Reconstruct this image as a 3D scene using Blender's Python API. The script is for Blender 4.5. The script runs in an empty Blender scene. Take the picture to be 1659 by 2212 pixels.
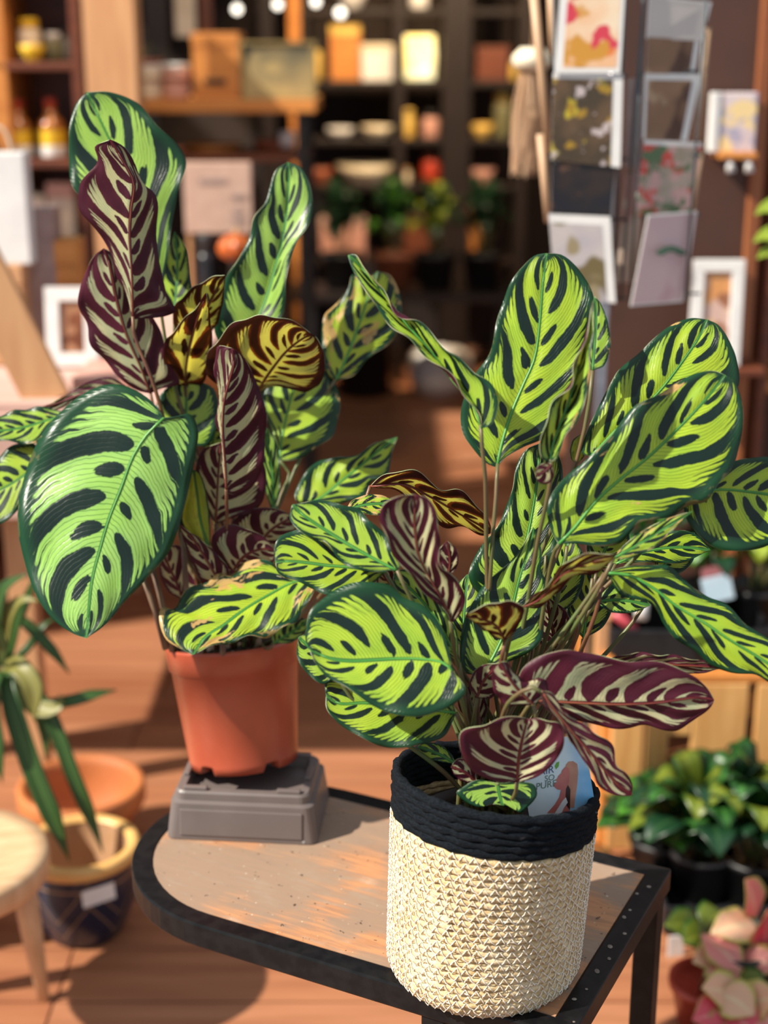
import bpy, bmesh, math, random
import numpy as np
from mathutils import Vector, Matrix

# ------------------------------------------------------------------ camera, world, sun, exposure
SC = bpy.context.scene
COL = SC.collection
FPX, PITCH, EYE = 3200.0, math.radians(17.5), 1.44
cam_d = bpy.data.cameras.new('camera')
cam = bpy.data.objects.new('camera', cam_d); COL.objects.link(cam)
cam.location = (0, 0, EYE); cam.rotation_euler = (math.pi/2 - PITCH, 0, 0)
cam_d.sensor_fit = 'VERTICAL'; cam_d.sensor_height = 36; cam_d.sensor_width = 27
cam_d.lens = FPX/2212*36
cam_d.clip_start = .02
cam_d.dof.use_dof = True; cam_d.dof.focus_distance = 1.46; cam_d.dof.aperture_fstop = 2.7
SC.camera = cam
W = bpy.data.worlds.new('sky'); SC.world = W; W.use_nodes = True
bg = W.node_tree.nodes['Background']; bg.inputs[0].default_value = (.80, .90, 1, 1); bg.inputs[1].default_value = .62
SUN_FROM = Vector((-.69, -.28, .67))
sd = bpy.data.lights.new('sun', 'SUN'); sd.energy = 7.4; sd.angle = math.radians(.8); sd.color = (1, .93, .80)
so = bpy.data.objects.new('sun', sd); COL.objects.link(so)
so.location = (-4, -2, 5); so.rotation_euler = SUN_FROM.to_track_quat('Z', 'Y').to_euler()
for p_, aim, e, ang in (((.05, 5.2, 2.7), (.05, 6.6, 1.15), 300, 58), ((-.5, 3.3, 2.75), (-.55, 4.5, 1.25), 60, 62), ((.75, 5.0, 2.7), (.45, 6.6, 1.2), 70, 50)):
    l = bpy.data.lights.new('added_fill_spot', 'SPOT'); l.energy = e; l.color = (1, .72, .42); l.shadow_soft_size = .06; l.spot_size = math.radians(ang); l.spot_blend = .6  # unseen spots added to brighten the back shelves and orange table
    o = bpy.data.objects.new('added_fill_spot', l); COL.objects.link(o); o.location = p_
    o.rotation_euler = (Vector(p_)-Vector(aim)).to_track_quat('Z', 'Y').to_euler()
vs = SC.view_settings
vs.view_transform = 'Standard'; vs.look = 'None'; vs.gamma = 1; vs.use_curve_mapping = False
vs.exposure = .12

# ------------------------------------------------------------------ pixel ray -> world helpers
CP, SP = math.cos(PITCH), math.sin(PITCH)
def ray(px, py):
    x = (px-829.5)/FPX; y = -(py-1106)/FPX
    return np.array([x, CP+y*SP, -SP+y*CP])
def at(px, py, Y):
    r = ray(px, py); return Vector((np.array([0, 0, EYE])+Y/r[1]*r).tolist())
def onz(px, py, z):
    r = ray(px, py); t = (z-EYE)/r[2]; return Vector((np.array([0, 0, EYE])+t*r).tolist())
def mpp(px, py, Y):                      # metres per pixel at that place
    return Y/ray(px, py)[1]/FPX
rnd = random.Random(7)

# ------------------------------------------------------------------ material tools
class S:
    """socket wrapper with arithmetic"""
    def __init__(s, nt, sock): s.nt, s.k = nt, sock
    def _m(s, op, *a, clamp=False):
        n = s.nt.nodes.new('ShaderNodeMath'); n.operation = op; n.use_clamp = clamp
        for i, x in enumerate(a):
            if isinstance(x, S): s.nt.links.new(x.k, n.inputs[i])
            else: n.inputs[i].default_value = x
        return S(s.nt, n.outputs[0])
    def __add__(s, o): return s._m('ADD', s, o)
    __radd__ = __add__
    def __sub__(s, o): return s._m('SUBTRACT', s, o)
    def __rsub__(s, o): return s._m('SUBTRACT', o, s)
    def __mul__(s, o): return s._m('MULTIPLY', s, o)
    __rmul__ = __mul__
    def __truediv__(s, o): return s._m('DIVIDE', s, o)
    def __pow__(s, o): return s._m('POWER', s, o)
    def abs(s): return s._m('ABSOLUTE', s)
    def fract(s): return s._m('FRACT', s)
    def floor(s): return s._m('FLOOR', s)
    def sqrt(s): return s._m('SQRT', s)
    def sin(s): return s._m('SINE', s)
    def max(s, o): return s._m('MAXIMUM', s, o)
    def min(s, o): return s._m('MINIMUM', s, o)
    def gt(s, o): return s._m('GREATER_THAN', s, o)
    def step(s, lo, hi):
        n = s.nt.nodes.new('ShaderNodeMapRange'); n.interpolation_type = 'SMOOTHSTEP'
        s.nt.links.new(s.k, n.inputs[0]); n.inputs[1].default_value = lo; n.inputs[2].default_value = hi
        return S(s.nt, n.outputs[0])
def new_mat(name):
    m = bpy.data.materials.new(name); m.use_nodes = True
    nt = m.node_tree; return m, nt, nt.nodes['Principled BSDF'], nt.nodes['Material Output']
def mixc(nt, f, a, b):
    n = nt.nodes.new('ShaderNodeMix'); n.data_type = 'RGBA'
    for sock, x in ((n.inputs[0], f), (n.inputs[6], a), (n.inputs[7], b)):
        if isinstance(x, S): nt.links.new(x.k, sock)
        elif isinstance(x, (int, float)): sock.default_value = x
        else: sock.default_value = (*x, 1) if len(x) == 3 else x
    return S(nt, n.outputs[2])
def noise(nt, vec, scale, detail=3, rough=.5, dist=0):
    n = nt.nodes.new('ShaderNodeTexNoise'); n.inputs['Scale'].default_value = scale
    n.inputs['Detail'].default_value = detail; n.inputs['Roughness'].default_value = rough
    n.inputs['Distortion'].default_value = dist
    if vec is not None: nt.links.new(vec.k, n.inputs['Vector'])
    return S(nt, n.outputs['Fac'])
def objco(nt, scale=(1, 1, 1)):
    t = nt.nodes.new('ShaderNodeTexCoord'); mp = nt.nodes.new('ShaderNodeMapping')
    nt.links.new(t.outputs['Object'], mp.inputs[0]); mp.inputs['Scale'].default_value = scale
    return S(nt, mp.outputs[0])
def sepxyz(nt, v):
    n = nt.nodes.new('ShaderNodeSeparateXYZ'); nt.links.new(v.k, n.inputs[0])
    return [S(nt, n.outputs[i]) for i in range(3)]
def attr(nt, name):
    n = nt.nodes.new('ShaderNodeAttribute'); n.attribute_name = name; return S(nt, n.outputs['Vector'])
def bump(nt, bs, h, strength=.3, dist=.002):
    b = nt.nodes.new('ShaderNodeBump'); b.inputs['Strength'].default_value = strength; b.inputs['Distance'].default_value = dist
    nt.links.new(h.k, b.inputs['Height']); nt.links.new(b.outputs[0], bs.inputs['Normal'])
MC = {}
def mat(name, c1, c2=None, rough=.5, scale=30, sc=(1, 1, 1), metal=0, bmp=0, lo=.35, hi=.65, spec=.5, emit=0):
    """two-tone noise material"""
    if name in MC: return MC[name]
    m, nt, bs, out = new_mat(name)
    c2 = c2 or tuple(x*.8 for x in c1)
    f = noise(nt, objco(nt, sc), scale, 4)
    col = mixc(nt, f.step(lo, hi), c1, c2)
    nt.links.new(col.k, bs.inputs['Base Color'])
    bs.inputs['Roughness'].default_value = rough; bs.inputs['Metallic'].default_value = metal
    bs.inputs['Specular IOR Level'].default_value = spec
    if emit:
        nt.links.new(col.k, bs.inputs['Emission Color']); bs.inputs['Emission Strength'].default_value = emit
    if bmp: bump(nt, bs, f, bmp, .002)
    MC[name] = m; return m
def wood(name, c1, c2, grain=(2, 40, 40), scale=3, rough=.5):
    return mat(name, c1, c2, rough, scale, grain, bmp=.12, lo=.3, hi=.7)

# ------------------------------------------------------------------ object tools
def link(name, me, m=None, parent=None, smooth=False):
    o = bpy.data.objects.new(name, me); COL.objects.link(o)
    if m is not None and not me.materials: me.materials.append(m)
    if smooth: me.polygons.foreach_set('use_smooth', [True]*len(me.polygons))
    if parent is not None:
        o.parent = parent
    return o
def wmat(o):
    m = o.matrix_basis.copy()
    while o.parent: o = o.parent; m = o.matrix_basis @ m
    return m
def finish(name, bm, m, parent=None, smooth=False):
    me = bpy.data.meshes.new(name); bmesh.ops.recalc_face_normals(bm, faces=bm.faces); bm.to_mesh(me); bm.free()
    if parent is not None:
        me.transform(wmat(parent).inverted())
    return link(name, me, m, parent, smooth)
def thing(name, label, cat, loc=(0, 0, 0), rz=0, group=None):
    o = bpy.data.objects.new(name, None); COL.objects.link(o); o.empty_display_size = .02
    o.location = loc; o.rotation_euler = (0, 0, rz); o['label'] = label; o['category'] = cat
    o.matrix_world = Matrix.Translation(loc) @ Matrix.Rotation(rz, 4, 'Z')
    if group: o['group'] = group
    return o
def tag(o, label, cat, group=None):
    o['label'] = label; o['category'] = cat
    if group: o['group'] = group
    return o
def struct(o): o['kind'] = 'structure'; return o
def bm_box(bm, c, s, rot=None, bev=0):
    r = bmesh.ops.create_cube(bm, size=1)
    M = Matrix.Translation(c) @ (rot.to_4x4() if rot else Matrix.Identity(4)) @ Matrix.Diagonal((*s, 1))
    bmesh.ops.transform(bm, matrix=M, verts=r['verts'])
    if bev:
        es = list({e for v in r['verts'] for e in v.link_edges})
        bmesh.ops.bevel(bm, geom=es, offset=bev, segments=2, affect='EDGES', profile=.5)
def box(name, c, s, m, parent=None, rot=None, bev=.003):
    bm = bmesh.new(); bm_box(bm, Vector(c), s, rot, bev); return finish(name, bm, m, parent)
def bm_lathe(bm, prof, seg=40, c=(0, 0, 0)):
    c = Vector(c); rings = []
    for r, z in prof:
        if r < 1e-5: rings.append([bm.verts.new(c+Vector((0, 0, z)))])
        else: rings.append([bm.verts.new(c+Vector((r*math.cos(2*math.pi*i/seg), r*math.sin(2*math.pi*i/seg), z))) for i in range(seg)])
    for a, b in zip(rings, rings[1:]):
        for i in range(seg):
            j = (i+1) % seg
            if len(a) == 1 and len(b) == 1: continue
            if len(a) == 1: bm.faces.new((a[0], b[j], b[i]))
            elif len(b) == 1: bm.faces.new((a[i], a[j], b[0]))
            else: bm.faces.new((a[i], a[j], b[j], b[i]))
def lathe(name, prof, m, parent=None, c=(0, 0, 0), seg=40, tilt=None):
    bm = bmesh.new(); bm_lathe(bm, prof, seg)
    M = Matrix.Translation(c)
    if tilt is not None: M = M @ tilt.to_4x4()
    bmesh.ops.transform(bm, matrix=M, verts=bm.verts)
    return finish(name, bm, m, parent, True)
def frames(P):
    T = [(P[min(i+1, len(P)-1)]-P[max(i-1, 0)]).normalized() for i in range(len(P))]
    n = T[0].orthogonal().normalized(); out = []
    for t in T:
        n = (n-t*n.dot(t)); n = n.normalized() if n.length > 1e-6 else t.orthogonal().normalized()
        out.append((n, t.cross(n)))
    return out
def bm_tube(bm, P, R, seg=8, close=False):
    P = [Vector(p) for p in P]; fr = frames(P)
    if not hasattr(R, '__len__'): R = [R]*len(P)
    rings = [[bm.verts.new(p+(a*math.cos(2*math.pi*k/seg)+b*math.sin(2*math.pi*k/seg))*r) for k in range(seg)] for p, (a, b), r in zip(P, fr, R)]
    pairs = list(zip(rings, rings[1:]))
    if close: pairs.append((rings[-1], rings[0]))
    for a, b in pairs:
        for k in range(seg):
            bm.faces.new((a[k], a[(k+1) % seg], b[(k+1) % seg], b[k]))
    if not close:
        bm.faces.new(rings[0][::-1]); bm.faces.new(rings[-1])
def tube(name, P, R, m, parent=None, seg=8):
    bm = bmesh.new(); bm_tube(bm, P, R, seg); return finish(name, bm, m, parent, True)
def bez(a, b, c, d, n=14):
    a, b, c, d = map(Vector, (a, b, c, d))
    return [a*(1-t)**3+b*3*t*(1-t)**2+c*3*t*t*(1-t)+d*t**3 for t in [i/(n-1) for i in range(n)]]
def prism(name, pts, depth, m, parent=None, M=None):
    """flat outline (x,z) extruded along y"""
    bm = bmesh.new()
    a = [bm.verts.new((x, 0, z)) for x, z in pts]; b = [bm.verts.new((x, depth, z)) for x, z in pts]
    bm.faces.new(a); bm.faces.new(b[::-1])
    for i in range(len(a)):
        j = (i+1) % len(a); bm.faces.new((a[i], b[i], b[j], a[j]))
    if M is not None: bmesh.ops.transform(bm, matrix=M, verts=bm.verts)
    return finish(name, bm, m, parent)

# ------------------------------------------------------------------ peacock-plant leaf materials
def leaf_material(name, under):
    m, nt, bs, out = new_mat(name)
    u, v, hw = sepxyz(nt, attr(nt, 'luv'))
    bands, phase, wear = sepxyz(nt, attr(nt, 'leafp'))
    tint, seed, trans = sepxyz(nt, attr(nt, 'leafq'))
    cx = nt.nodes.new('ShaderNodeCombineXYZ')
    for i, s in enumerate((u*1.6, v*.8, seed)): nt.links.new(s.k, cx.inputs[i])
    vec = S(nt, cx.outputs[0])
    n1 = noise(nt, vec, 5, 2)-.5
    n2 = noise(nt, vec, 42, 2)-.5
    n3 = noise(nt, vec, 2.2, 3)
    a = v.abs()
    side = v.gt(0)*.5
    s = u-a*.22-a*a*.13+.01
    c = s*bands+side+phase+n1*.16
    cell = c.floor(); f = c.fract()-.5
    rj = ((cell*12.9898+side*7.7+seed*3.1).sin()*437.585).fract()      # random per blotch
    # large blotch, lens shaped, along the side vein
    q = (a-(.55 if under else .52))/((.44 if under else .35)+rj*.13)
    prof = (1-q*q).max(0.0001).sqrt()*(.17+rj*.08)
    big = prof*(1.42 if under else 1.0)-f.abs()+n2*.035-.012
    # small oval beside the midrib, between the large ones
    g = .5-f.abs()
    rs = .10+rj*.07
    e2 = (g/rs)*(g/rs)+((a-.19)/(rs*1.05))*((a-.19)/(rs*1.05))
    small = 1-e2+n2*.5
    # dark margin with streaks running inwards along the fine veins
    teeth = ((c*6+n1*.6).fract()-.5).abs()*2
    rt = noise(nt, vec, 9, 1)
    mm = a.max((u-.94)*3+.8).max((.05-u)*3+.8)
    marg = mm-((.825 if under else .845)-teeth*teeth*teeth*teeth*(.10+rt*.34))+n2*.05
    dark = big.step(-.012, .012).max(small.step(-.1, .1)).max(marg.step(-.02, .02))
    fine = (((c*11).fract()-.5).abs()).step(.01, .15)                   # fine parallel veins
    rib = (hw*a).step(.0011, .0019)
    dark = dark.max(1-rib)
    if not under:
        light = mixc(nt, tint, (.43, .60, .035), (.33, .60, .15))
        light = mixc(nt, n3.step(.35, .75)*.5, light, (.24, .50, .05))
        vein = mixc(nt, fine, mixc(nt, .78, light, (.03, .13, .02)), light)
        dk = mixc(nt, mm.step(.72, .95), (.005, .020, .014), (.009, .060, .022))
        ribc = (.06, .22, .045)
    else:
        light = mixc(nt, n3.step(.3, .7), (.66, .60, .36), (.45, .50, .32))
        vein = mixc(nt, fine, mixc(nt, .45, light, (.16, .06, .06)), light)
        dk = mixc(nt, n3.step(.3, .7), (.060, .007, .020), (.100, .014, .032))
        ribc = (.15, .02, .03)
    col = mixc(nt, dark, vein, dk)
    col = mixc(nt, rib, ribc, col)
    # browned, dried patches towards the margin and along some veins
    wn = noise(nt, vec, 3.4, 4, .6)+a*.12
    wm = (wn+wear*.42).step(.86, .90)
    wm2 = (noise(nt, vec, 7, 3)+wear*.2+(a-.75).max(0)*.9).step(.84, .88)*wear.min(1)
    wm = wm.max(wm2)
    col = mixc(nt, wm, col, mixc(nt, n1+.5, (.50, .26, .07), (.72, .50, .20)))
    nt.links.new(col.k, bs.inputs['Base Color'])
    # what shines through a blade: thinner pale stripes pass yellowish light, dark ones brownish
    tcol = mixc(nt, dark, (.95, .74, .38) if under else (.80, .88, .20), (.30, .06, .04) if under else (.10, .16, .05))
    bs.inputs['Roughness'].default_value = .46 if under else .30
    bs.inputs['Specular IOR Level'].default_value = .35 if under else .5
    hgt = (f*6.2832).sin()*.35+fine*.25+n2*.25
    bump(nt, bs, hgt, .35, .0012)
    tr = nt.nodes.new('ShaderNodeBsdfTranslucent'); nt.links.new(tcol.k, tr.inputs[0])
    mx = nt.nodes.new('ShaderNodeMixShader'); nt.links.new(trans.k, mx.inputs[0])
    nt.links.new(bs.outputs[0], mx.inputs[1]); nt.links.new(tr.outputs[0], mx.inputs[2])
    nt.links.new(mx.outputs[0], out.inputs[0])
    return m
LEAF_TOP = leaf_material('leaf_upper_face', False)
LEAF_UND = leaf_material('leaf_maroon_underside', True)
LEAF_EDGE = mat('leaf_rim', (.34, .40, .20), (.26, .24, .14), .5, 30)
STEM = mat('petiole_green', (.09, .12, .035), (.13, .08, .035), .45, 40, (1, 1, .3))
STEM_R = mat('petiole_reddish', (.10, .03, .02), (.17, .075, .03), .45, 30)
RIB_T = mat('midrib_green', (.05, .23, .035), (.09, .29, .05), .4, 20)
RIB_U = mat('midrib_red', (.13, .018, .022), (.22, .06, .03), .45, 20)

def crom(pts, n):
    """Catmull-Rom through pts, n samples at equal arc length"""
    p = np.array(pts, float)
    if len(p) == 2: p = np.array([p[0], (p[0]+p[1])/2, p[1]])
    q = np.vstack([2*p[0]-p[1], p, 2*p[-1]-p[-2]])
    out = []
    for i in range(1, len(q)-2):
        p0, p1, p2, p3 = q[i-1:i+3]
        d = [max(np.linalg.norm(b-a)**.5, 1e-3) for a, b in ((p0, p1), (p1, p2), (p2, p3))]
        t0, t1, t2, t3 = 0, d[0], d[0]+d[1], sum(d)
        for t in np.linspace(t1, t2, 12, endpoint=False):
            A1 = (t1-t)/(t1-t0)*p0+(t-t0)/(t1-t0)*p1; A2 = (t2-t)/(t2-t1)*p1+(t-t1)/(t2-t1)*p2; A3 = (t3-t)/(t3-t2)*p2+(t-t2)/(t3-t2)*p3
            B1 = (t2-t)/(t2-t0)*A1+(t-t0)/(t2-t0)*A2; B2 = (t3-t)/(t3-t1)*A2+(t-t1)/(t3-t1)*A3
            out.append((t2-t)/(t2-t1)*B1+(t-t1)/(t2-t1)*B2)
    out.append(p[-1]); out = np.array(out)
    L = np.concatenate([[0], np.cumsum(np.linalg.norm(np.diff(out, axis=0), axis=1))])
    s = np.linspace(0, L[-1], n)
    return np.stack([np.interp(s, L, out[:, k]) for k in range(out.shape[1])], 1)

def sheet(name, G, mats, attrs, thick=.0007):
    """closed thin leaf from an (n,m,3) grid; slot 0 = upper face, slot 1 = underside"""
    n, m, _ = G.shape
    du = np.gradient(G, axis=0); dv = np.gradient(G, axis=1)
    N = np.cross(du, dv); N /= np.maximum(np.linalg.norm(N, axis=2, keepdims=True), 1e-12)
    top = (G+N*thick/2).reshape(-1, 3); bot = (G-N*thick/2).reshape(-1, 3)
    V = np.vstack([top, bot]); k = n*m
    ii, jj = np.meshgrid(np.arange(n-1), np.arange(m-1), indexing='ij')
    a = (ii*m+jj).ravel(); b = a+1; c = a+m+1; d = a+m
    F1 = np.stack([a, d, c, b], 1); F2 = np.stack([a, b, c, d], 1)+k
    lo = list(range(m)); ring = [j for j in range(m)]+[i*m+m-1 for i in range(1, n)]+[(n-1)*m+j for j in range(m-2, -1, -1)]+[i*m for i in range(n-2, 0, -1)]
    r = np.array(ring); r2 = np.roll(r, -1)
    F3 = np.stack([r, r2, r2+k, r+k], 1)
    F = np.vstack([F1, F2, F3])
    me = bpy.data.meshes.new(name)
    me.vertices.add(len(V)); me.vertices.foreach_set('co', V.ravel())
    me.loops.add(F.size); me.loops.foreach_set('vertex_index', F.ravel())
    me.polygons.add(len(F)); me.polygons.foreach_set('loop_start', np.arange(0, F.size, 4))
    me.polygons.foreach_set('use_smooth', np.ones(len(F), bool))
    for x in mats: me.materials.append(x)
    me.polygons.foreach_set('material_index', np.concatenate([np.zeros(len(F1), int), np.ones(len(F2), int), np.full(len(F3), 2 if len(mats) > 2 else 0)]))
    for nm, arr in attrs.items():
        at_ = me.attributes.new(nm, 'FLOAT_VECTOR', 'POINT')
        at_.data.foreach_set('vector', np.vstack([arr, arr]).astype(np.float32).ravel())
    me.update(); me.validate()
    # the winding above must make the first faces point along +N
    return me, N

LEAFN = 0
def leaf(plant, Y0, side, base, tip, mid, L, R, z=0, tilt=None, cup=0, bands=6.5, wear=0, tint=.3, trans=.34, root=None, via=(), red=False, wave=1.0, label=None, zt=0, phase=None):
    """one blade: image-traced midrib and margins placed at its own distance (z, zt in cm from the plant's axis)"""
    global LEAFN; LEAFN += 1
    rr = random.Random(LEAFN*17)
    if tilt is None: tilt = .55 if side == 'T' else -.12
    bands *= .66 if side == 'T' else .76
    n, h = 60, 11
    cm = crom([base]+list(mid)+[tip], n); cl = crom([base]+list(L)+[tip], n); cr = crom([base]+list(R)+[tip], n)
    U = np.linspace(.004, .996, n)
    def world(c, off):
        out = []
        for i, (x, y) in enumerate(c):
            m_ = mpp(x, y, Y0)
            Y = Y0+(z+zt*U[i])/100+tilt*(base[1]-y)*m_+off*math.sin(math.pi*min(1, U[i]*1.02))**.7
            out.append(at(x, y, Y)[:])
        return np.array(out)
    wm, wl, wr = world(cm, 0), world(cl, cup/100), world(cr, cup/100)
    A = np.linspace(0, 1, h)
    left = wm[:, None]*(1-A[None, :, None])+wl[:, None]*A[None, :, None]
    right = wm[:, None]*(1-A[None, :, None])+wr[:, None]*A[None, :, None]
    G = np.concatenate([left[:, :0:-1], right], 1)             # v from -1 (left margin) to +1
    V = np.concatenate([-A[:0:-1], A])
    size = np.linalg.norm(wm[-1]-wm[0])
    du = np.gradient(G, axis=0); dv = np.gradient(G, axis=1)
    N = np.cross(du, dv); N /= np.maximum(np.linalg.norm(N, axis=2, keepdims=True), 1e-12)
    view = G-np.array([0, 0, EYE])
    flip = ((N*view).sum() < 0) == (side == 'U')               # N should be the upper face
    if flip: G = G[:, ::-1]; V = V[::-1]; N = -N[:, ::-1]
    phase = rr.random() if phase is None else phase
    av = np.abs(V)[None, :]; uu = U[:, None]
    c = (uu-.22*av-.13*av**2)*bands+np.where(V > 0, .5, 0)[None, :]+phase
    env = np.sin(math.pi*uu)**.5
    D = .0011*np.sin(2*math.pi*c)*env*np.minimum(1, av*2.2)*wave*min(1, size/.16)
    D = D+.0030*wave*np.sin(2*math.pi*(uu*(3.2+rr.random())+rr.random()+.5*(V > 0)[None, :]))*av**3*env*min(1, size/.16)
    D = D-.0022*np.exp(-(av/.10)**2)*env*min(1, size/.16)      # midrib groove
    G = G+N*D[:, :, None]
    hwl = np.linalg.norm(wl-wm, axis=1); hwr = np.linalg.norm(wr-wm, axis=1)
    hw = np.where(V[None, :] < 0, hwl[:, None], hwr[:, None])
    luv = np.stack([np.broadcast_to(uu, hw.shape), np.broadcast_to(V[None, :], hw.shape), hw], 2).reshape(-1, 3)
    one = np.ones((luv.shape[0], 1))
    attrs = {'luv': luv, 'leafp': one*np.array([[bands, phase, wear]]), 'leafq': one*np.array([[tint, rr.random()*30, trans]])}
    inv = wmat(plant).inverted()
    me, _ = sheet('leaf', G, (LEAF_TOP, LEAF_UND, LEAF_EDGE), attrs)
    me.transform(inv)
    lf = link('leaf', me, None, plant)
    if label: lf['label'] = label
    # raised midrib on the side the camera faces, tapering to the tip
    nv = N[:, h-1]; sgn = 1 if side == 'T' else -1
    mids = [Vector(G[i, h-1]+sgn*nv[i]*.0004) for i in range(0, n-4, 3)]
    k = len(mids); r0 = (.0014 if side == 'T' else .0010)*min(1, size/.15)+.0003
    tube('midrib', mids, [r0*(1-.8*i/k) for i in range(k)], RIB_T if side == 'T' else RIB_U, lf, 6)
    if root is not None:
        b = Vector(wm[0].tolist()); d0 = Vector((wm[1]-wm[4]).tolist()).normalized() if n > 4 else Vector((0, 0, -1))
        root = Vector(root); ln = (b-root).length
        if via:
            pts = [b+(Vector(wm[2].tolist())-b)*.5, b]+[at(x, y, Y0+zz/100) for x, y, zz in via]+[root]
            P = [Vector(p.tolist()) for p in crom([p[:] for p in pts], 26)]
        else:
            P = bez(b, b+(d0*.35+Vector((0, 0, -.65)))*ln*.35, root+Vector((0, 0, ln*.4)), root, 18)
        m_ = STEM_R if red else STEM
        tube('petiole', P, [.0019+.0008*i/len(P) for i in range(len(P))], m_, lf, 7)
    return lf

def blade(name, P, Wd, mats, parent, nrm=Vector((0, 0, 1)), fold=.15, thick=.0012, n=16, label=None):
    """free-standing leaf or strap: path P (vectors), half widths Wd, upper face towards nrm"""
    Pp = [Vector(p.tolist()) for p in crom([tuple(p) for p in P], n)]
    ws = np.interp(np.linspace(0, 1, n), np.linspace(0, 1, len(Wd)), Wd)
    A = np.linspace(-1, 1, 7); G = np.zeros((n, 7, 3)); luv = []
    for i, p in enumerate(Pp):
        t = (Pp[min(i+1, n-1)]-Pp[max(i-1, 0)]).normalized()
        s = t.cross(nrm); s = s.normalized() if s.length > 1e-4 else t.orthogonal().normalized()
        up = s.cross(t)
        for j, aa in enumerate(A):
            G[i, j] = p+s*(-aa*ws[i])+up*(fold*abs(aa)*ws[i])
            luv.append((i/(n-1), aa, ws[i]))
    me, N = sheet(name, G, mats, {'luv': np.array(luv)}, thick)
    me.transform(wmat(parent).inverted())
    o = link(name, me, None, parent)
    if label: o['label'] = label
    return o
def plain_leaf(name, base, mid, edge, rough=.35, stripes=0, trans=.3):
    """simple leaf: colour of blade centre, of midrib and of margin from the blade's own coordinates"""
    if name in MC: return MC[name]
    m, nt, bs, out = new_mat(name)
    u, v, hw = sepxyz(nt, attr(nt, 'luv'))
    a = v.abs(); n1 = noise(nt, objco(nt), 60, 3)
    col = mixc(nt, (a+(n1-.5)*.4).step(.68, .95), base, edge)
    if stripes: col = mixc(nt, ((u*stripes-a*stripes*.25).sin()).step(.2, .6)*(1-a), col, mid)
    col = mixc(nt, (a+(n1-.5)*.1).step(.05, .14), mid, col)
    nt.links.new(col.k, bs.inputs['Base Color']); bs.inputs['Roughness'].default_value = rough
    tr = nt.nodes.new('ShaderNodeBsdfTranslucent'); nt.links.new(col.k, tr.inputs[0])
    mx = nt.nodes.new('ShaderNodeMixShader'); mx.inputs[0].default_value = trans
    nt.links.new(bs.outputs[0], mx.inputs[1]); nt.links.new(tr.outputs[0], mx.inputs[2]); nt.links.new(mx.outputs[0], out.inputs[0])
    MC[name] = m; return m

# ------------------------------------------------------------------ the shop: floor, walls, ceiling
M_FLOOR = [wood('floor_board_%d' % i, c1, c2, (1.2, 16, 16), 2.2, .5) for i, (c1, c2) in enumerate((
    ((.39, .160, .075), (.29, .105, .048)), ((.35, .140, .064), (.26, .092, .042)), ((.42, .180, .090), (.31, .120, .056))))]
M_GROUT = mat('floor_joint', (.06, .025, .012), rough=.8)
fl = struct(link('floor', bpy.data.meshes.new('floor')))
bm = bmesh.new(); bm_box(bm, Vector((0, 3.2, -.03)), (5.0, 8.4, .03)); bm.to_mesh(fl.data); bm.free(); fl.data.materials.append(M_GROUT)
PW, PL = .145, 1.25
pm = []
for i in range(3):
    bm = bmesh.new(); bm_box(bm, Vector((0, 0, -.0075)), (PL-.003, PW-.004, .015), None, .0015)
    me = bpy.data.meshes.new('floor_board'); bmesh.ops.recalc_face_normals(bm, faces=bm.faces); bm.to_mesh(me); bm.free(); me.materials.append(M_FLOOR[i]); pm.append(me)
for r in range(48):
    off = rnd.uniform(0, PL)
    for q in range(-2, 3):
        x = q*PL+off-PL/2
        y = .62+r*PW
        if abs(x) > .45+y*.42: continue
        o = bpy.data.objects.new('floor_board', rnd.choice(pm)); COL.objects.link(o); o.parent = fl; o.location = (x, y, 0)
M_WALL = mat('dark_brown_wall', (.022, .010, .006), (.015, .007, .0045), .8, 6)
M_WALLL = mat('warm_plaster_wall', (.16, .085, .045), (.11, .055, .03), .8, 5)
struct(box('wall_back', (0, 7.35, 1.4), (5.0, .1, 2.9), M_WALL))
struct(box('wall_left', (-2.45, 5.1, 1.275), (.1, 4.4, 2.55), M_WALLL))  # out of view; length and height shaped to steer where sun falls
struct(box('wall_right', (2.45, 5.2, 1.4), (.1, 4.2, 2.9), M_WALLL))
struct(box('ceiling', (0, 6.0, 2.9), (5.0, 2.8, .1), M_WALL))  # out of view; put over the back to darken the interior

# ------------------------------------------------------------------ the small side table in front
TZ = .55
E1 = Vector((.894, -.448, 0)).normalized(); E2 = Vector((.448, .894, 0)).normalized()
def tp(a, b, z=0): return E1*a+E2*b+Vector((0, 0, z))
A_R, B_F, B_B = -.371, 1.132, 1.467
RAD = (B_B-B_F)/2; BC = (B_F+B_B)/2; A_C = -.788
def d_outline(ins, seg=28):
    r = RAD-ins; pts = [(A_R-ins, B_F+ins)]
    pts = [(A_R-ins, B_B-ins)]
    for i in range(seg+1):
        t = math.pi/2+math.pi*i/seg; pts.append((A_C+r*math.cos(t), BC+r*math.sin(t)))
    pts.append((A_R-ins, B_F+ins)); return pts
M_IRON = mat('black_painted_iron', (.005, .005, .006), (.010, .0095, .010), .34, 60, bmp=.12, spec=.2)
M_WORN = mat('worn_paint_fleck', (.30, .26, .22), (.16, .13, .11), .6, 90)
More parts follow.
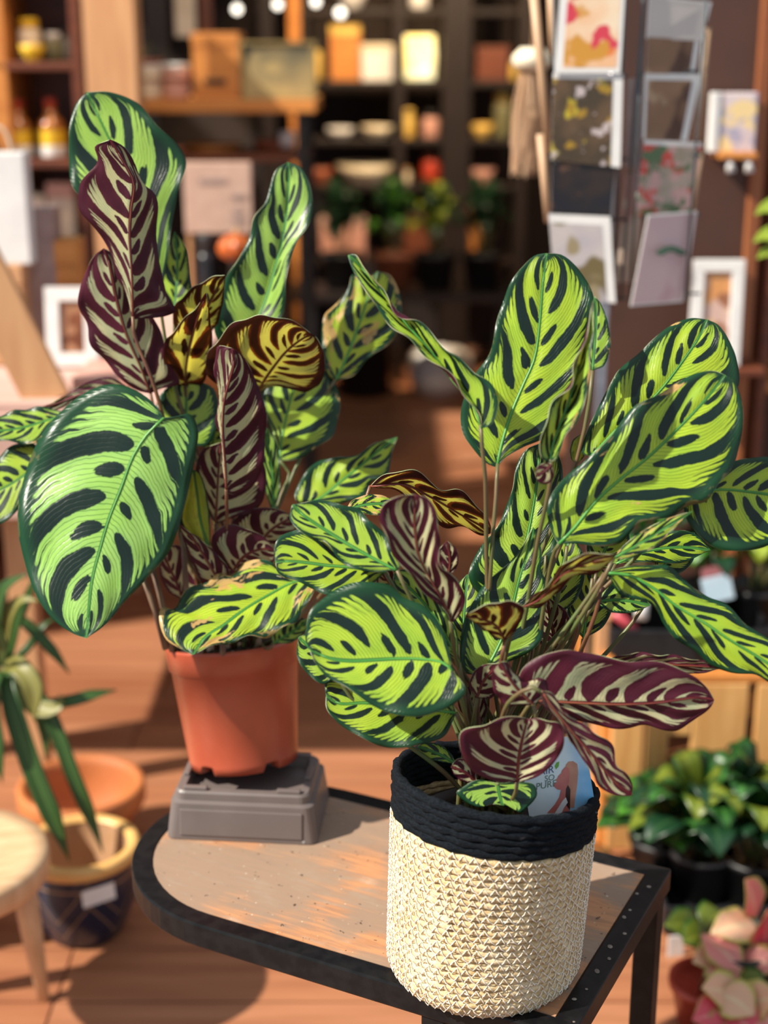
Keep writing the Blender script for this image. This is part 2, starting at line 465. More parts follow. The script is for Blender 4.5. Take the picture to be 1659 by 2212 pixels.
def table_wood():
    m, nt, bs, out = new_mat('weathered_table_board')
    co = objco(nt); rot = nt.nodes.new('ShaderNodeMapping'); nt.links.new(co.k, rot.inputs[0]); rot.inputs['Rotation'].default_value = (0, 0, math.radians(26.6))
    st = nt.nodes.new('ShaderNodeMapping'); nt.links.new(rot.outputs[0], st.inputs[0]); st.inputs['Scale'].default_value = (1, 9, 1)
    r = S(nt, rot.outputs[0]); g = S(nt, st.outputs[0])
    grain = noise(nt, g, 14, 5, .6, .6); blot = noise(nt, r, 11, 4, .6); spk = noise(nt, r, 170, 2); big = noise(nt, r, 6, 3, .5)
    col = mixc(nt, grain.step(.35, .7), (.52, .25, .12), (.38, .16, .07))
    col = mixc(nt, (grain*.5+blot*.6).step(.58, .70)*.75, col, (.66, .44, .30))
    col = mixc(nt, (big+grain*.25).step(.58, .70)*.82, col, (.27, .20, .15))
    col = mixc(nt, spk.step(.70, .74), col, (.07, .04, .025))
    col = mixc(nt, (noise(nt, r, 240, 1)).step(.74, .78)*.7, col, (.8, .7, .6))
    nt.links.new(col.k, bs.inputs['Base Color']); bs.inputs['Roughness'].default_value = .55
    bump(nt, bs, grain+spk*.4, .25, .0008); return m
tb = thing('side_table', 'black iron table with rounded end and worn wooden top under both striped plants', 'table', tp(-.6, BC, 0))
bm = bmesh.new()
outl, inl = d_outline(0), d_outline(.024)
def loop(bm, pts, z): return [bm.verts.new(tp(a, b, z)) for a, b in pts]
lo_t, lo_b = loop(bm, outl, TZ+.001), loop(bm, outl, TZ-.027)
li_t, li_b = loop(bm, inl, TZ+.001), loop(bm, inl, TZ-.027)
for a, b in ((lo_t, lo_b), (lo_b, li_b), (li_b, li_t), (li_t, lo_t)):
    for i in range(len(a)):
        j = (i+1) % len(a); bm.faces.new((a[i], a[j], b[j], b[i]))
bmesh.ops.recalc_face_normals(bm, faces=bm.faces)
es = [e for e in bm.edges if e.calc_face_angle(0) > .8]
bmesh.ops.bevel(bm, geom=es, offset=.0022, segments=2, affect='EDGES', profile=.5)
rim = finish('rim_frame', bm, M_IRON, tb)
bm = bmesh.new()
bo = d_outline(.0245); t_, b_ = loop(bm, bo, TZ), loop(bm, bo, TZ-.016)
bm.faces.new(t_); bm.faces.new(b_[::-1])
for i in range(len(bo)):
    j = (i+1) % len(bo); bm.faces.new((t_[i], b_[i], b_[j], t_[j]))
finish('table_board', bm, table_wood(), tb)
for a, b in ((A_R-.018, B_B-.018), (A_R-.018, B_F+.018), (-.515, B_F+.016), (-.515, B_B-.016)):
    p = tp(a, b)
    box('leg', (p.x, p.y, (TZ-.027)/2), (.026, .026, TZ-.027), M_IRON, tb, Matrix.Rotation(-math.radians(26.6), 3, 'Z'), .002)
pa, pb = tp(A_R-.018, B_B-.03), tp(A_R-.018, B_F+.03)
tube('foot_rail', [(pa.x, pa.y, .14), (pb.x, pb.y, .14)], .008, M_IRON, tb)
for i in range(11):                                             # chipped paint spots along the right rim
    b = B_B-.04-i*.026-rnd.uniform(0, .012); a = A_R-rnd.uniform(.004, .02); p = tp(a, b, TZ+.0012)
    bm = bmesh.new(); bm_lathe(bm, [(0, .0006), (rnd.uniform(.0012, .0032), .0002), (0, 0)], 7)
    bmesh.ops.transform(bm, matrix=Matrix.Translation(p) @ Matrix.Diagonal((1, rnd.uniform(.5, 1.6), 1, 1)), verts=bm.verts)
    finish('paint_chip', bm, M_WORN, rim)

# ------------------------------------------------------------------ grey planter tray turned upside down
M_TRAY = mat('grey_brown_plastic', (.155, .125, .118), (.125, .10, .095), .42, 8)
trA = math.atan2(1.530-1.545, -.080+.254)
Tx = Vector((math.cos(trA), math.sin(trA), 0)); Ty = Vector((-math.sin(trA), math.cos(trA), 0))
trc = Vector((-.167, 1.5375, TZ))+Ty*.062
tr = thing('planter_tray', 'upturned grey plastic planter tray carrying the terracotta plastic pot', 'tray', trc, trA)
def ringrect(bm, hx, hy, z, r, seg=5):
    vs_ = []
    for sx, sy, a0 in ((1, 1, 0), (-1, 1, 90), (-1, -1, 180), (1, -1, 270)):
        for i in range(seg+1):
            t = math.radians(a0+90*i/seg)
            p = trc+Tx*(sx*(hx-r)+r*math.cos(t))+Ty*(sy*(hy-r)+r*math.sin(t))+Vector((0, 0, z)); vs_.append(bm.verts.new(p))
    return vs_
def skin(bm, rings, cap0=True, cap1=True):
    for a, b in zip(rings, rings[1:]):
        for i in range(len(a)):
            j = (i+1) % len(a); bm.faces.new((a[i], a[j], b[j], b[i]))
    if cap0: bm.faces.new(rings[0][::-1])
    if cap1: bm.faces.new(rings[-1])
bm = bmesh.new()
skin(bm, [ringrect(bm, hx, hy, z, r) for hx, hy, z, r in ((.089, .062, 0, .010), (.0895, .0625, .002, .010), (.0845, .058, .045, .012), (.080, .0535, .0475, .012),
      (.0795, .053, .056, .012), (.0775, .051, .0585, .011), (.069, .043, .0585, .008), (.067, .041, .047, .008))])
finish('tray_body', bm, M_TRAY, tr, False)
# raised panel on the long sides
for sgn in (-1, 1):
    n_ = (Ty*sgn*.045+Vector((0, 0, .0045))).normalized()
    up = n_.cross(Tx).normalized()*(1 if n_.cross(Tx).z > 0 else -1)
    cc = trc+Ty*sgn*.0603+Vector((0, 0, .0225))
    bm = bmesh.new(); R_ = Matrix((Tx, n_, up)).transposed()
    bm_box(bm, cc, (.145, .0036, .033), R_, .0015); finish('side_panel', bm, M_TRAY, tr)
for sx in (-1, 1):
    for sy in (-1, 1):
        c_ = trc+Tx*sx*.055+Ty*sy*.0465+Vector((0, 0, .0605)); box('foot_pad', c_, (.028, .007, .005), M_TRAY, tr, Matrix.Rotation(trA, 3, 'Z'), .0015)
    c_ = trc+Tx*sx*.0725+Vector((0, 0, .0605)); box('foot_pad', c_, (.007, .03, .005), M_TRAY, tr, Matrix.Rotation(trA, 3, 'Z'), .0015)
M_DIRT = mat('pale_scuff', (.36, .34, .33), (.22, .2, .19), .7, 90)
for (dx, dz, r) in ((.008, .030, .0035), (.012, .026, .0018), (.058, .016, .0013), (.074, .004, .002)):
    n_ = Vector((0, -1, .1)).normalized()
    c_ = trc+Tx*dx-Ty*(.0642-.0045*dz/.045-.001)+Vector((0, 0, dz))
    bm = bmesh.new(); bm_lathe(bm, [(0, .0005), (r, .0001), (0, 0)], 9); bmesh.ops.transform(bm, matrix=Matrix.Translation(c_) @ n_.to_track_quat('Z', 'Y').to_matrix().to_4x4(), verts=bm.verts)
    finish('scuff_mark', bm, M_DIRT, tr)

# ------------------------------------------------------------------ left plant: pot and soil
M_POT = mat('terracotta_plastic', (.42, .082, .040), (.37, .066, .031), .33, 14)
M_SOIL = mat('dark_peat', (.020, .013, .009), (.06, .04, .028), .95, 160, bmp=.9, lo=.45, hi=.72)
pc = Vector((-.170, 1.628, TZ+.0605))
LP = thing('peacock_plant', 'tall striped peacock plant in a terracotta plastic pot on the grey tray', 'plant', pc)
ax = (Vector((-.1825, 1.655, .757))-Vector((-.170, 1.628, .610))).normalized()
tiltL = Vector((0, 0, 1)).rotation_difference(ax).to_matrix()
prof = [(0, .004), (.052, .004), (.052, 0), (.0655, 0), (.0662, .010), (.0665, .013), (.0765, .121), (.0790, .1215), (.0808, .146), (.0815, .1475), (.0815, .1505), (.0800, .1515),
        (.0785, .1505), (.0775, .146), (.0755, .120), (.074, .1)]
potz = pc
bm = bmesh.new(); bm_lathe(bm, prof, 90)
for v in bm.verts:                                               # drainage notches cut into the foot ring
    if v.co.z < .0105 and v.co.xy.length > .05:
        th = math.degrees(math.atan2(v.co.y, v.co.x)) % 72
        if 10 < th < 26: v.co.z = max(v.co.z, .0098)
bmesh.ops.transform(bm, matrix=Matrix.Translation(potz) @ tiltL.to_4x4(), verts=bm.verts)
finish('pot', bm, M_POT, LP, True)
def soil(name, c, r, T, parent, m, seed=1, amp=.004):
    bm = bmesh.new(); rg = random.Random(seed); rings = []
    for k in range(9):
        rr = r*k/8
        rings.append([bm.verts.new(T @ Vector((rr*math.cos(2*math.pi*i/36), rr*math.sin(2*math.pi*i/36), rg.uniform(-amp, amp)+.004*(1-(k/8)**2)))+c) for i in range(36)] if k else [bm.verts.new(T @ Vector((0, 0, .004))+c)])
    for a, b in zip(rings, rings[1:]):
        for i in range(36):
            j = (i+1) % 36
            bm.faces.new((a[0], b[i], b[j]) if len(a) == 1 else (a[i], b[i], b[j], a[j]))
    return finish(name, bm, m, parent, True)
soil('soil', potz+ax*.139, .0765, tiltL, LP, M_SOIL)
M_CRUMB = mat('peat_crumbs', (.05, .032, .02), (.10, .065, .035), .95, 200)
def crumbs(c, r, T, parent, n, seed):
    bm = bmesh.new(); rg = random.Random(seed)
    for i in range(n):
        q = r*math.sqrt(rg.random()); th = rg.uniform(0, 6.28)
        p = T @ Vector((q*math.cos(th), q*math.sin(th), .0045))+c
        d = Vector((rg.gauss(0, 1), rg.gauss(0, 1), rg.gauss(0, .4))).normalized()*rg.uniform(.002, .008)
        bm_tube(bm, [p-d, p+Vector((0, 0, .001)), p+d], [.0003, rg.uniform(.0004, .0011), .0003], 4)
    o = finish('soil_fibre', bm, M_CRUMB, parent); o['kind'] = 'stuff'
crumbs(potz+ax*.139, .074, tiltL, LP, 170, 3)

# ------------------------------------------------------------------ left plant: leaves
YL = 1.625
def rootL(k=0):
    g = random.Random(100+k); return potz+ax*.142+Vector((g.uniform(-.035, .035), g.uniform(-.03, .03), 0))
UND = 'leaf turned to show its maroon and cream underside'
def LL(k, side, base, tip, mid, L, R, **kw):
    kw.setdefault('root', rootL(k)); kw.setdefault('tint', .75)
    if side == 'U': kw.setdefault('label', UND); kw.setdefault('red', True)
    return leaf(LP, YL, side, base, tip, mid, L, R, **kw)
LL(1, 'T', (345, 640), (188, 199), [(325, 520), (285, 395), (232, 293)],
   [(325, 600), (270, 520), (205, 455), (156, 400), (150, 290), (163, 225)],
   [(362, 560), (373, 470), (384, 420), (402, 350), (380, 308), (342, 275), (297, 222), (240, 200)], z=5, tilt=.30, bands=6, wave=1.2)
LL(2, 'U', (287, 690), (238, 301), [(285, 590), (281, 505), (284, 448), (290, 395), (262, 340)],
   [(272, 640), (237, 550), (203, 486), (168, 445), (172, 400), (210, 350), (204, 318)],
   [(325, 686), (380, 672), (357, 625), (345, 580), (341, 540), (339, 475), (334, 421), (312, 392), (290, 355), (268, 318)],
   z=-3, tilt=-.10, cup=2.0, bands=7, trans=.42, via=((290, 725, -3), (325, 811, -4), (352, 900, -4), (395, 1130, -2)))
LL(3, 'U', (325, 850), (224, 536), [(305, 794), (271, 713), (251, 638), (237, 570)],
   [(300, 845), (258, 814), (200, 747), (188, 706), (171, 665), (173, 625), (185, 587), (203, 553)],
   [(345, 840), (388, 828), (362, 775), (349, 719), (325, 679), (295, 641), (268, 590), (245, 550)], z=1, tilt=-.12, cup=1, bands=6.5)
LL(4, 'T', (354, 903), (186, 1379), [(317, 939), (287, 986), (263, 1050), (236, 1118), (216, 1185), (199, 1253), (192, 1320)],
   [(346, 888), (317, 858), (270, 834), (230, 831), (176, 851), (115, 908), (74, 969), (49, 1037), (40, 1118), (44, 1178), (68, 1263), (111, 1334), (152, 1366)],
   [(380, 900), (412, 894), (428, 929), (422, 983), (405, 1067), (388, 1131), (365, 1192), (324, 1242), (270, 1300), (225, 1352)],
   z=-7, tilt=.36, cup=1.2, bands=6.5, wear=.12, tint=1, wave=1.3, trans=.26, via=((372, 930, -4), (385, 1040, -2), (400, 1200, -1)))
LL(5, 'T', (150, 895), (-50, 935), [(100, 908), (40, 925)], [(100, 880), (50, 884), (-5, 900)], [(110, 935), (85, 958), (30, 955), (-10, 950)], z=2, tilt=.8, bands=7, wear=.3, tint=.3)
LL(6, 'U', (275, 835), (55, 887), [(190, 848), (120, 872)], [(240, 815), (195, 822), (120, 866), (80, 882)], [(230, 850), (180, 862), (110, 888)], z=4, tilt=.2, bands=6)
LL(7, 'T', (95, 990), (-45, 1075), [(50, 1028), (5, 1055)], [(75, 960), (40, 957), (0, 985), (-25, 1020)], [(75, 1030), (48, 1085), (20, 1122), (-15, 1132)], z=0, tilt=.6, bands=6, tint=.2)
LL(8, 'T', (530, 745), (622, 350), [(569, 661), (593, 586), (614, 496), (621, 429), (624, 378)],
   [(480, 745), (463, 715), (465, 690), (472, 646), (490, 595), (514, 559), (540, 511), (548, 469), (573, 437), (583, 405), (597, 366)],
   [(575, 730), (602, 695), (617, 646), (621, 601), (623, 559), (641, 526), (662, 499), (674, 450), (673, 417), (665, 387), (648, 361)],
   z=6, tilt=.30, bands=7.5, cup=-1.2)
LL(9, 'U', (556, 850), (672, 720), [(569, 824), (593, 788), (617, 758), (641, 738)],
   [(520, 848), (480, 835), (447, 812), (449, 760), (466, 738), (499, 704), (530, 692), (563, 678), (599, 684), (629, 694), (655, 708)],
   [(581, 838), (611, 836), (635, 840), (668, 848), (689, 830), (701, 800), (698, 760), (688, 733)], z=3, tilt=-1.25, bands=8, trans=.72, cup=-1)
LL(10, 'U', (420, 735), (486, 594), [(440, 680), (465, 630)], [(385, 720), (374, 690), (378, 660), (417, 622), (455, 600)], [(460, 715), (476, 680), (484, 635)], z=6, tilt=-1.2, bands=5, trans=.78)
LL(11, 'U', (400, 832), (446, 632), [(405, 770), (425, 690)], [(378, 826), (357, 785), (353, 750), (380, 706), (414, 676)], [(435, 828), (455, 780), (458, 725), (453, 675)], z=4, tilt=-1.2, bands=2.4, trans=.82)
LL(12, 'T', (376, 672), (377, 500), [(381, 620), (383, 560)], [(350, 640), (345, 600), (360, 545)], [(412, 650), (410, 590), (403, 535)], z=9, tilt=.4, bands=5, tint=.3)
LL(13, 'U', (489, 1062), (502, 752), [(487, 1010), (484, 966), (481, 914), (485, 862), (496, 820), (505, 785)],
   [(484, 1020), (478, 960), (471, 900), (468, 830), (465, 770), (470, 748)],
   [(505, 1068), (545, 1048), (565, 1015), (573, 950), (575, 895), (560, 840), (538, 792), (520, 764)], z=-8, tilt=-.06, bands=8, cup=1.2, trans=.42, via=((490, 1130, -6), (485, 1250, -4)))
LL(14, 'U', (466, 1132), (478, 955), [(468, 1080), (472, 1010)], [(440, 1090), (424, 1040), (425, 1000), (440, 970)], [(510, 1115), (558, 1097), (573, 1062), (572, 1010), (540, 968)], z=-2, tilt=-.1, bands=5)
LL(15, 'T', (590, 1108), (570, 915), [(590, 1050), (582, 980)], [(576, 1070), (568, 1000)], [(604, 1065), (605, 1010), (597, 955)], z=0, tilt=.3, bands=6, tint=.6)
LL(16, 'T', (603, 997), (652, 795), [(608, 950), (620, 890), (634, 840)], [(593, 965), (580, 915), (565, 872), (568, 848), (610, 805)],
   [(640, 992), (690, 964), (718, 942), (728, 912), (735, 880), (728, 836), (705, 805)], z=4, tilt=.65, bands=6, wear=.2, tint=.15, via=((625, 1020, 4), (605, 1075, 2), (560, 1250, 0)))
LL(17, 'T', (725, 822), (815, 586), [(747, 776), (774, 704), (790, 655)], [(703, 803), (695, 752), (700, 685), (720, 660), (752, 625), (763, 592), (788, 602)],
   [(762, 812), (792, 779), (840, 742), (860, 715), (868, 665), (862, 628), (840, 593)], z=9, tilt=.6, bands=5.5, wear=.5, tint=.0, trans=.45, via=((705, 850, 9), (650, 985, 5), (600, 1100, 2)))
LL(18, 'T', (650, 1097), (859, 944), [(695, 1074), (735, 1041), (777, 1007), (818, 973)], [(636, 1070), (655, 1028), (688, 995), (715, 990), (770, 982), (812, 957)],
   [(700, 1095), (745, 1085), (785, 1072), (803, 1040), (835, 1030), (843, 1000), (848, 972)], z=0, tilt=.5, bands=6.5, tint=.1)
LL(19, 'T', (702, 1250), (416, 1415), [(660, 1250), (625, 1260), (591, 1278), (536, 1310), (485, 1348), (443, 1377)],
   [(640, 1250), (598, 1245), (588, 1218), (550, 1211), (522, 1217), (498, 1240), (471, 1239), (450, 1261), (399, 1272), (375, 1316), (352, 1313), (344, 1337), (357, 1378), (384, 1397)],
   [(684, 1265), (673, 1292), (656, 1316), (639, 1344), (605, 1361), (577, 1375), (543, 1375), (502, 1388), (467, 1392), (433, 1408)], z=-9, tilt=.75, bands=6, wear=.5, tint=.0, wave=1.4, via=((700, 1275, -7), (640, 1340, -4)))
LL(20, 'U', (500, 1238), (598, 1192), [(530, 1200), (570, 1185)], [(468, 1215), (460, 1155), (495, 1134), (540, 1144), (577, 1166)], [(540, 1233), (585, 1220)], z=-5, tilt=-.2, bands=5)
LL(21, 'U', (555, 1190), (636, 1118), [(580, 1150), (610, 1128)], [(515, 1175), (500, 1130), (550, 1098), (590, 1098), (622, 1108)], [(600, 1185), (642, 1150)], z=-1, tilt=-.2, bands=5)
LL(22, 'T', (452, 1190), (418, 1014), [(435, 1130), (425, 1060)], [(420, 1165), (388, 1128), (402, 1065), (410, 1022)], [(454, 1130), (444, 1055), (432, 1024)], z=-6.5, tilt=.3, bands=.02, phase=.75, tint=0, trans=.6, wave=.6, label='young rolled leaf, pale yellow green')
LL(23, 'U', (480, 1268), (387, 1132), [(450, 1215), (418, 1165)], [(445, 1268), (415, 1215), (396, 1165)], [(495, 1235), (458, 1186), (415, 1152)], z=-7, tilt=-.1, bands=4.5, trans=.45)
LL(24, 'U', (398, 1300), (350, 1180), [(380, 1255), (362, 1215)], [(358, 1270), (344, 1225)], [(405, 1240), (388, 1180)], z=-3, tilt=-.1, bands=4)
LL(25, 'T', (590, 1390), (668, 1340), [(620, 1372), (650, 1352)], [(585, 1360), (630, 1330)], [(630, 1388), (662, 1362)], z=-5, tilt=.5, bands=5, tint=.6)
LL(26, 'T', (395, 960), (400, 825), [(400, 910), (402, 870)], [(350, 930), (340, 865), (365, 835)], [(450, 960), (472, 890), (462, 840), (430, 825)], z=2, tilt=.4, bands=4.5, tint=.45)
LL(27, 'T', (455, 985), (470, 880), [(462, 940), (468, 905)], [(430, 950), (435, 900)], [(500, 960), (500, 900)], z=3, tilt=.4, bands=4.5, tint=.45)
LL(28, 'U', (420, 1300), (430, 1150), [(425, 1250), (428, 1190)], [(385, 1260), (395, 1190)], [(460, 1260), (455, 1190)], z=1, tilt=-.1, bands=5)
LL(29, 'U', (560, 1260), (575, 1120), [(565, 1210), (572, 1160)], [(520, 1230), (530, 1160)], [(605, 1230), (610, 1160)], z=2, tilt=-.1, bands=5)
M_SHEATH = mat('brown_leaf_sheath', (.10, .05, .035), (.22, .15, .09), .6, 60, (1, 1, .2))
for (x0, y0, x1, y1, zz) in ((308, 1245, 358, 1395, -4), (330, 1232, 372, 1400, -3), (395, 1150, 402, 1395, -5), (480, 1385, 476, 1432, -6), (345, 1290, 385, 1400, -2), (560, 1380, 548, 1405, -3)):
    a, b = at(x0, y0, YL+zz/100), at(x1, y1+6, YL+zz/100*.6)
    tube('stem', [a, (a+b)/2+Vector((.002, 0, 0)), b], [.0028, .0036, .004], M_SHEATH, LP, 8)

# ------------------------------------------------------------------ right plant: hidden nursery pot, soil, leaves
YR = 1.294
BCX = .1
RPB = Vector((BCX+.003, YR, TZ+.012))
RP = thing('peacock_plant', 'bushy striped peacock plant growing out of the woven basket', 'plant', RPB)
M_LINER = mat('dark_brown_nursery_pot', (.05, .028, .02), (.035, .02, .014), .5, 20)
lathe('pot', [(0, 0), (.066, 0), (.078, .135), (.080, .135), (.080, .150), (.076, .150), (.075, .130)], M_LINER, RP, RPB, 48)
soil('soil', RPB+Vector((0, 0, .138)), .075, Matrix.Identity(3), RP, M_SOIL, 5)
crumbs(RPB+Vector((0, 0, .138)), .072, Matrix.Identity(3), RP, 150, 9)
def rootR(k=0):
    g = random.Random(300+k); return RPB+Vector((g.uniform(-.03, .035), g.uniform(-.03, .04), .141))
def RR(k, side, base, tip, mid, L, R, **kw):
    kw.setdefault('root', rootR(k)); kw.setdefault('tint', .0)
    if side == 'U': kw.setdefault('label', UND)
    return leaf(RP, YR, side, base, tip, mid, L, R, **kw)
RR(1, 'T', (1041, 925), (751, 551), [(1023, 874), (983, 827), (928, 757), (872, 692), (817, 622), (773, 570)],
   [(1062, 917), (1075, 885), (1075, 860), (1060, 828), (1026, 809), (992, 769), (964, 752), (934, 728), (902, 693), (862, 676), (836, 646), (814, 618), (789, 576), (767, 549)],
   [(1035, 889), (998, 849), (977, 815), (928, 772), (891, 743), (854, 716), (832, 680), (794, 642), (774, 602), (756, 567)],
   z=-1, tilt=.42, cup=-1.2, bands=7, wear=.28, tint=.15, via=((1041, 972, -1), (1047, 1012, -1), (1051, 1200, 0), (1055, 1400, 0)))
RR(2, 'T', (1074, 1010), (1180, 547), [(1080, 975), (1103, 897), (1131, 830), (1155, 774), (1167, 687), (1172, 619), (1177, 575)],
   [(1050, 1000), (1022, 970), (1001, 938), (995, 900), (1002, 860), (1026, 808), (1058, 762), (1072, 695), (1090, 643), (1103, 609), (1130, 575), (1156, 551)],
   [(1090, 990), (1130, 966), (1175, 946), (1215, 900), (1250, 830), (1276, 742), (1285, 690), (1281, 640), (1270, 610), (1246, 576), (1213, 551)],
   z=2, tilt=.34, bands=6.5, wear=.16, via=((1072, 1065, 1), (1062, 1196, 0), (1058, 1400, 0)))
RR(3, 'T', (1280, 800), (1284, 640), [(1284, 750), (1287, 690)], [(1272, 770), (1274, 700)], [(1305, 790), (1319, 745), (1314, 700), (1300, 660)], z=4, tilt=.3, bands=5, wear=.3, tint=.3)
RR(4, 'T', (1188, 998), (1284, 644), [(1195, 960), (1224, 880), (1248, 800), (1268, 720)], [(1172, 990), (1166, 960), (1170, 930), (1184, 900), (1207, 858), (1232, 822), (1252, 766), (1272, 699)],
   [(1203, 992), (1213, 969), (1222, 933), (1252, 905), (1265, 878), (1262, 838), (1279, 798), (1276, 758), (1281, 700)], z=-4, tilt=.2, cup=-1.5, bands=7, wear=.32, tint=.35, via=((1190, 1030, -4), (1163, 1163, -3), (1120, 1400, -1)))
RR(5, 'U', (1192, 1002), (1158, 1028), [(1180, 1015)], [(1180, 1000), (1163, 1006), (1156, 1018)], [(1196, 1030), (1180, 1046), (1162, 1040)], z=-5, tilt=0, bands=3, trans=.5, root=None)
RR(6, 'T', (1278, 985), (1527, 690), [(1340, 920), (1420, 850), (1485, 766), (1510, 728)], [(1258, 980), (1266, 937), (1294, 878), (1318, 830), (1338, 798), (1381, 762), (1413, 731), (1449, 703), (1490, 687)],
   [(1360, 960), (1470, 910), (1555, 875), (1596, 832), (1592, 778), (1573, 734), (1551, 702)], z=3, tilt=.45, bands=6.5, wear=.14)
RR(7, 'T', (1207, 1175), (1566, 810), [(1238, 1144), (1286, 1084), (1338, 1036), (1393, 993), (1445, 945), (1489, 901), (1530, 856)],
   [(1190, 1145), (1181, 1100), (1191, 1068), (1222, 1029), (1262, 997), (1314, 949), (1338, 917), (1369, 878), (1421, 854), (1457, 830), (1505, 806), (1540, 801)],
   [(1238, 1174), (1302, 1180), (1342, 1172), (1381, 1130), (1449, 1116), (1493, 1090), (1524, 1084), (1548, 1048), (1584, 1009), (1597, 969), (1604, 917), (1600, 858), (1586, 824)],
   z=-4, tilt=.40, bands=6.5, wear=.26, wave=1.2, via=((1195, 1200, -3), (1160, 1400, -1)))
RR(8, 'T', (1490, 1062), (1750, 1080), [(1570, 1057), (1630, 1063), (1690, 1072)], [(1525, 1030), (1560, 1008), (1600, 993), (1660, 988), (1715, 1020)],
   [(1478, 1105), (1508, 1155), (1548, 1183), (1596, 1191), (1660, 1177), (1715, 1130)], z=1, tilt=.45, bands=6.5)
RR(9, 'T', (1095, 1300), (1165, 958), [(1135, 1180), (1156, 1070), (1163, 1005)], [(1045, 1290), (1012, 1245), (1040, 1180), (1075, 1136), (1095, 1092), (1107, 1056), (1115, 1009), (1136, 972)],
   [(1160, 1270), (1195, 1195), (1212, 1120), (1217, 1050), (1210, 992), (1188, 962)], z=3, tilt=.32, bands=7, tint=.35)
RR(10, 'T', (1040, 1460), (1152, 1138), [(1065, 1420), (1100, 1340), (1122, 1250), (1142, 1185)], [(1003, 1452), (993, 1425), (1004, 1336), (1027, 1290), (1053, 1256), (1099, 1216), (1122, 1190)],
   [(1090, 1434), (1141, 1410), (1171, 1378), (1176, 1336), (1182, 1264), (1169, 1231), (1170, 1200), (1163, 1160)], z=-3, tilt=.35, bands=6.5, tint=.45, red=True)
RR(11, 'U', (1091, 1384), (1003, 1330), [(1070, 1350), (1035, 1335)], [(1118, 1355), (1132, 1310), (1100, 1300), (1065, 1302), (1035, 1313)], [(1068, 1376), (1042, 1358), (1020, 1341)], z=-7, tilt=-1.0, bands=4, trans=.75, via=((1088, 1400, -8), (1080, 1450, -7)), red=True)
RR(12, 'U', (1125, 1312), (1335, 1196), [(1165, 1292), (1215, 1238), (1275, 1212)], [(1160, 1282), (1196, 1247), (1221, 1214), (1263, 1198), (1310, 1196)], [(1170, 1308), (1205, 1280), (1235, 1248), (1284, 1238), (1322, 1212)], z=-5, tilt=-1.0, bands=5, trans=.75)
RR(13, 'T', (1325, 1206), (1497, 1104), [(1375, 1178), (1440, 1138)], [(1350, 1176), (1400, 1140), (1455, 1116)], [(1360, 1206), (1420, 1178), (1462, 1136)], z=-5, tilt=.3, bands=5, wear=.5, tint=.1)
RR(14, 'T', (1306, 1238), (1725, 1482), [(1360, 1243), (1415, 1273), (1457, 1306), (1520, 1344), (1571, 1378), (1659, 1433)],
   [(1335, 1230), (1381, 1222), (1445, 1222), (1474, 1252), (1512, 1279), (1571, 1306), (1600, 1344), (1659, 1374), (1710, 1430)],
   [(1318, 1250), (1339, 1285), (1407, 1302), (1432, 1349), (1457, 1378), (1499, 1403), (1533, 1437), (1571, 1450), (1626, 1456), (1665, 1476)], z=-4, tilt=.35, bands=7.5, wear=.12, cup=1)
RR(15, 'U', (1150, 1512), (1543, 1512), [(1200, 1514), (1276, 1517), (1339, 1519), (1424, 1515), (1499, 1506)],
   [(1120, 1490), (1125, 1450), (1170, 1418), (1221, 1401), (1263, 1412), (1318, 1420), (1360, 1428), (1436, 1433), (1495, 1458), (1526, 1485)],
   [(1190, 1532), (1230, 1548), (1289, 1568), (1360, 1572), (1394, 1568), (1436, 1576), (1466, 1576), (1512, 1547), (1534, 1527)], z=-8, tilt=-.1, bands=6, trans=.28)
RR(16, 'U', (1117, 1690), (1140, 1553), [(1120, 1645), (1128, 1597)], [(1078, 1688), (1023, 1668), (998, 1631), (994, 1588), (1019, 1572), (1053, 1562), (1091, 1550), (1118, 1548)],
   [(1162, 1677), (1204, 1638), (1220, 1597), (1209, 1566), (1183, 1556), (1160, 1551)], z=-9, tilt=-.25, bands=6.5, cup=-1.5, trans=.25)
RR(17, 'U', (1170, 1492), (1365, 1718), [(1196, 1530), (1247, 1592), (1289, 1640), (1331, 1690)], [(1172, 1520), (1209, 1560), (1230, 1597), (1255, 1635), (1280, 1669), (1293, 1698), (1322, 1716)],
   [(1192, 1498), (1224, 1542), (1268, 1572), (1310, 1597), (1327, 1618), (1331, 1652), (1352, 1669), (1367, 1696)], z=-12.2, tilt=-.05, bands=6, trans=.28, via=((1150, 1485, -12), (1105, 1510, -11), (1082, 1560, -9)))
RR(18, 'U', (1152, 1522), (1080, 1430), [(1120, 1490), (1095, 1455)], [(1090, 1522), (1068, 1492), (1063, 1450)], [(1182, 1498), (1178, 1468), (1140, 1472), (1112, 1456), (1096, 1430)], z=-10.5, tilt=-.1, bands=4, cup=1)
RR(19, 'T', (978, 1450), (668, 1402), [(955, 1431), (902, 1423), (853, 1423), (804, 1426), (755, 1428), (712, 1422)],
   [(972, 1417), (964, 1384), (944, 1339), (915, 1309), (872, 1290), (843, 1264), (804, 1258), (768, 1258), (729, 1270), (697, 1293), (671, 1318), (662, 1352), (660, 1380)],
   [(1006, 1492), (980, 1521), (944, 1537), (902, 1549), (853, 1544), (814, 1527), (775, 1505), (742, 1482), (706, 1460), (680, 1430)], z=-8, tilt=.50, bands=6.5, cup=-.6, wear=.02, tint=.1)
RR(20, 'T', (985, 1540), (704, 1502), [(920, 1532), (850, 1525), (788, 1518), (735, 1520)], [(965, 1490), (900, 1468), (820, 1458), (750, 1455), (704, 1470)],
   [(977, 1560), (960, 1590), (918, 1606), (869, 1615), (814, 1609), (768, 1586), (729, 1560), (706, 1532)], z=-5, tilt=.55, bands=6, tint=.1)
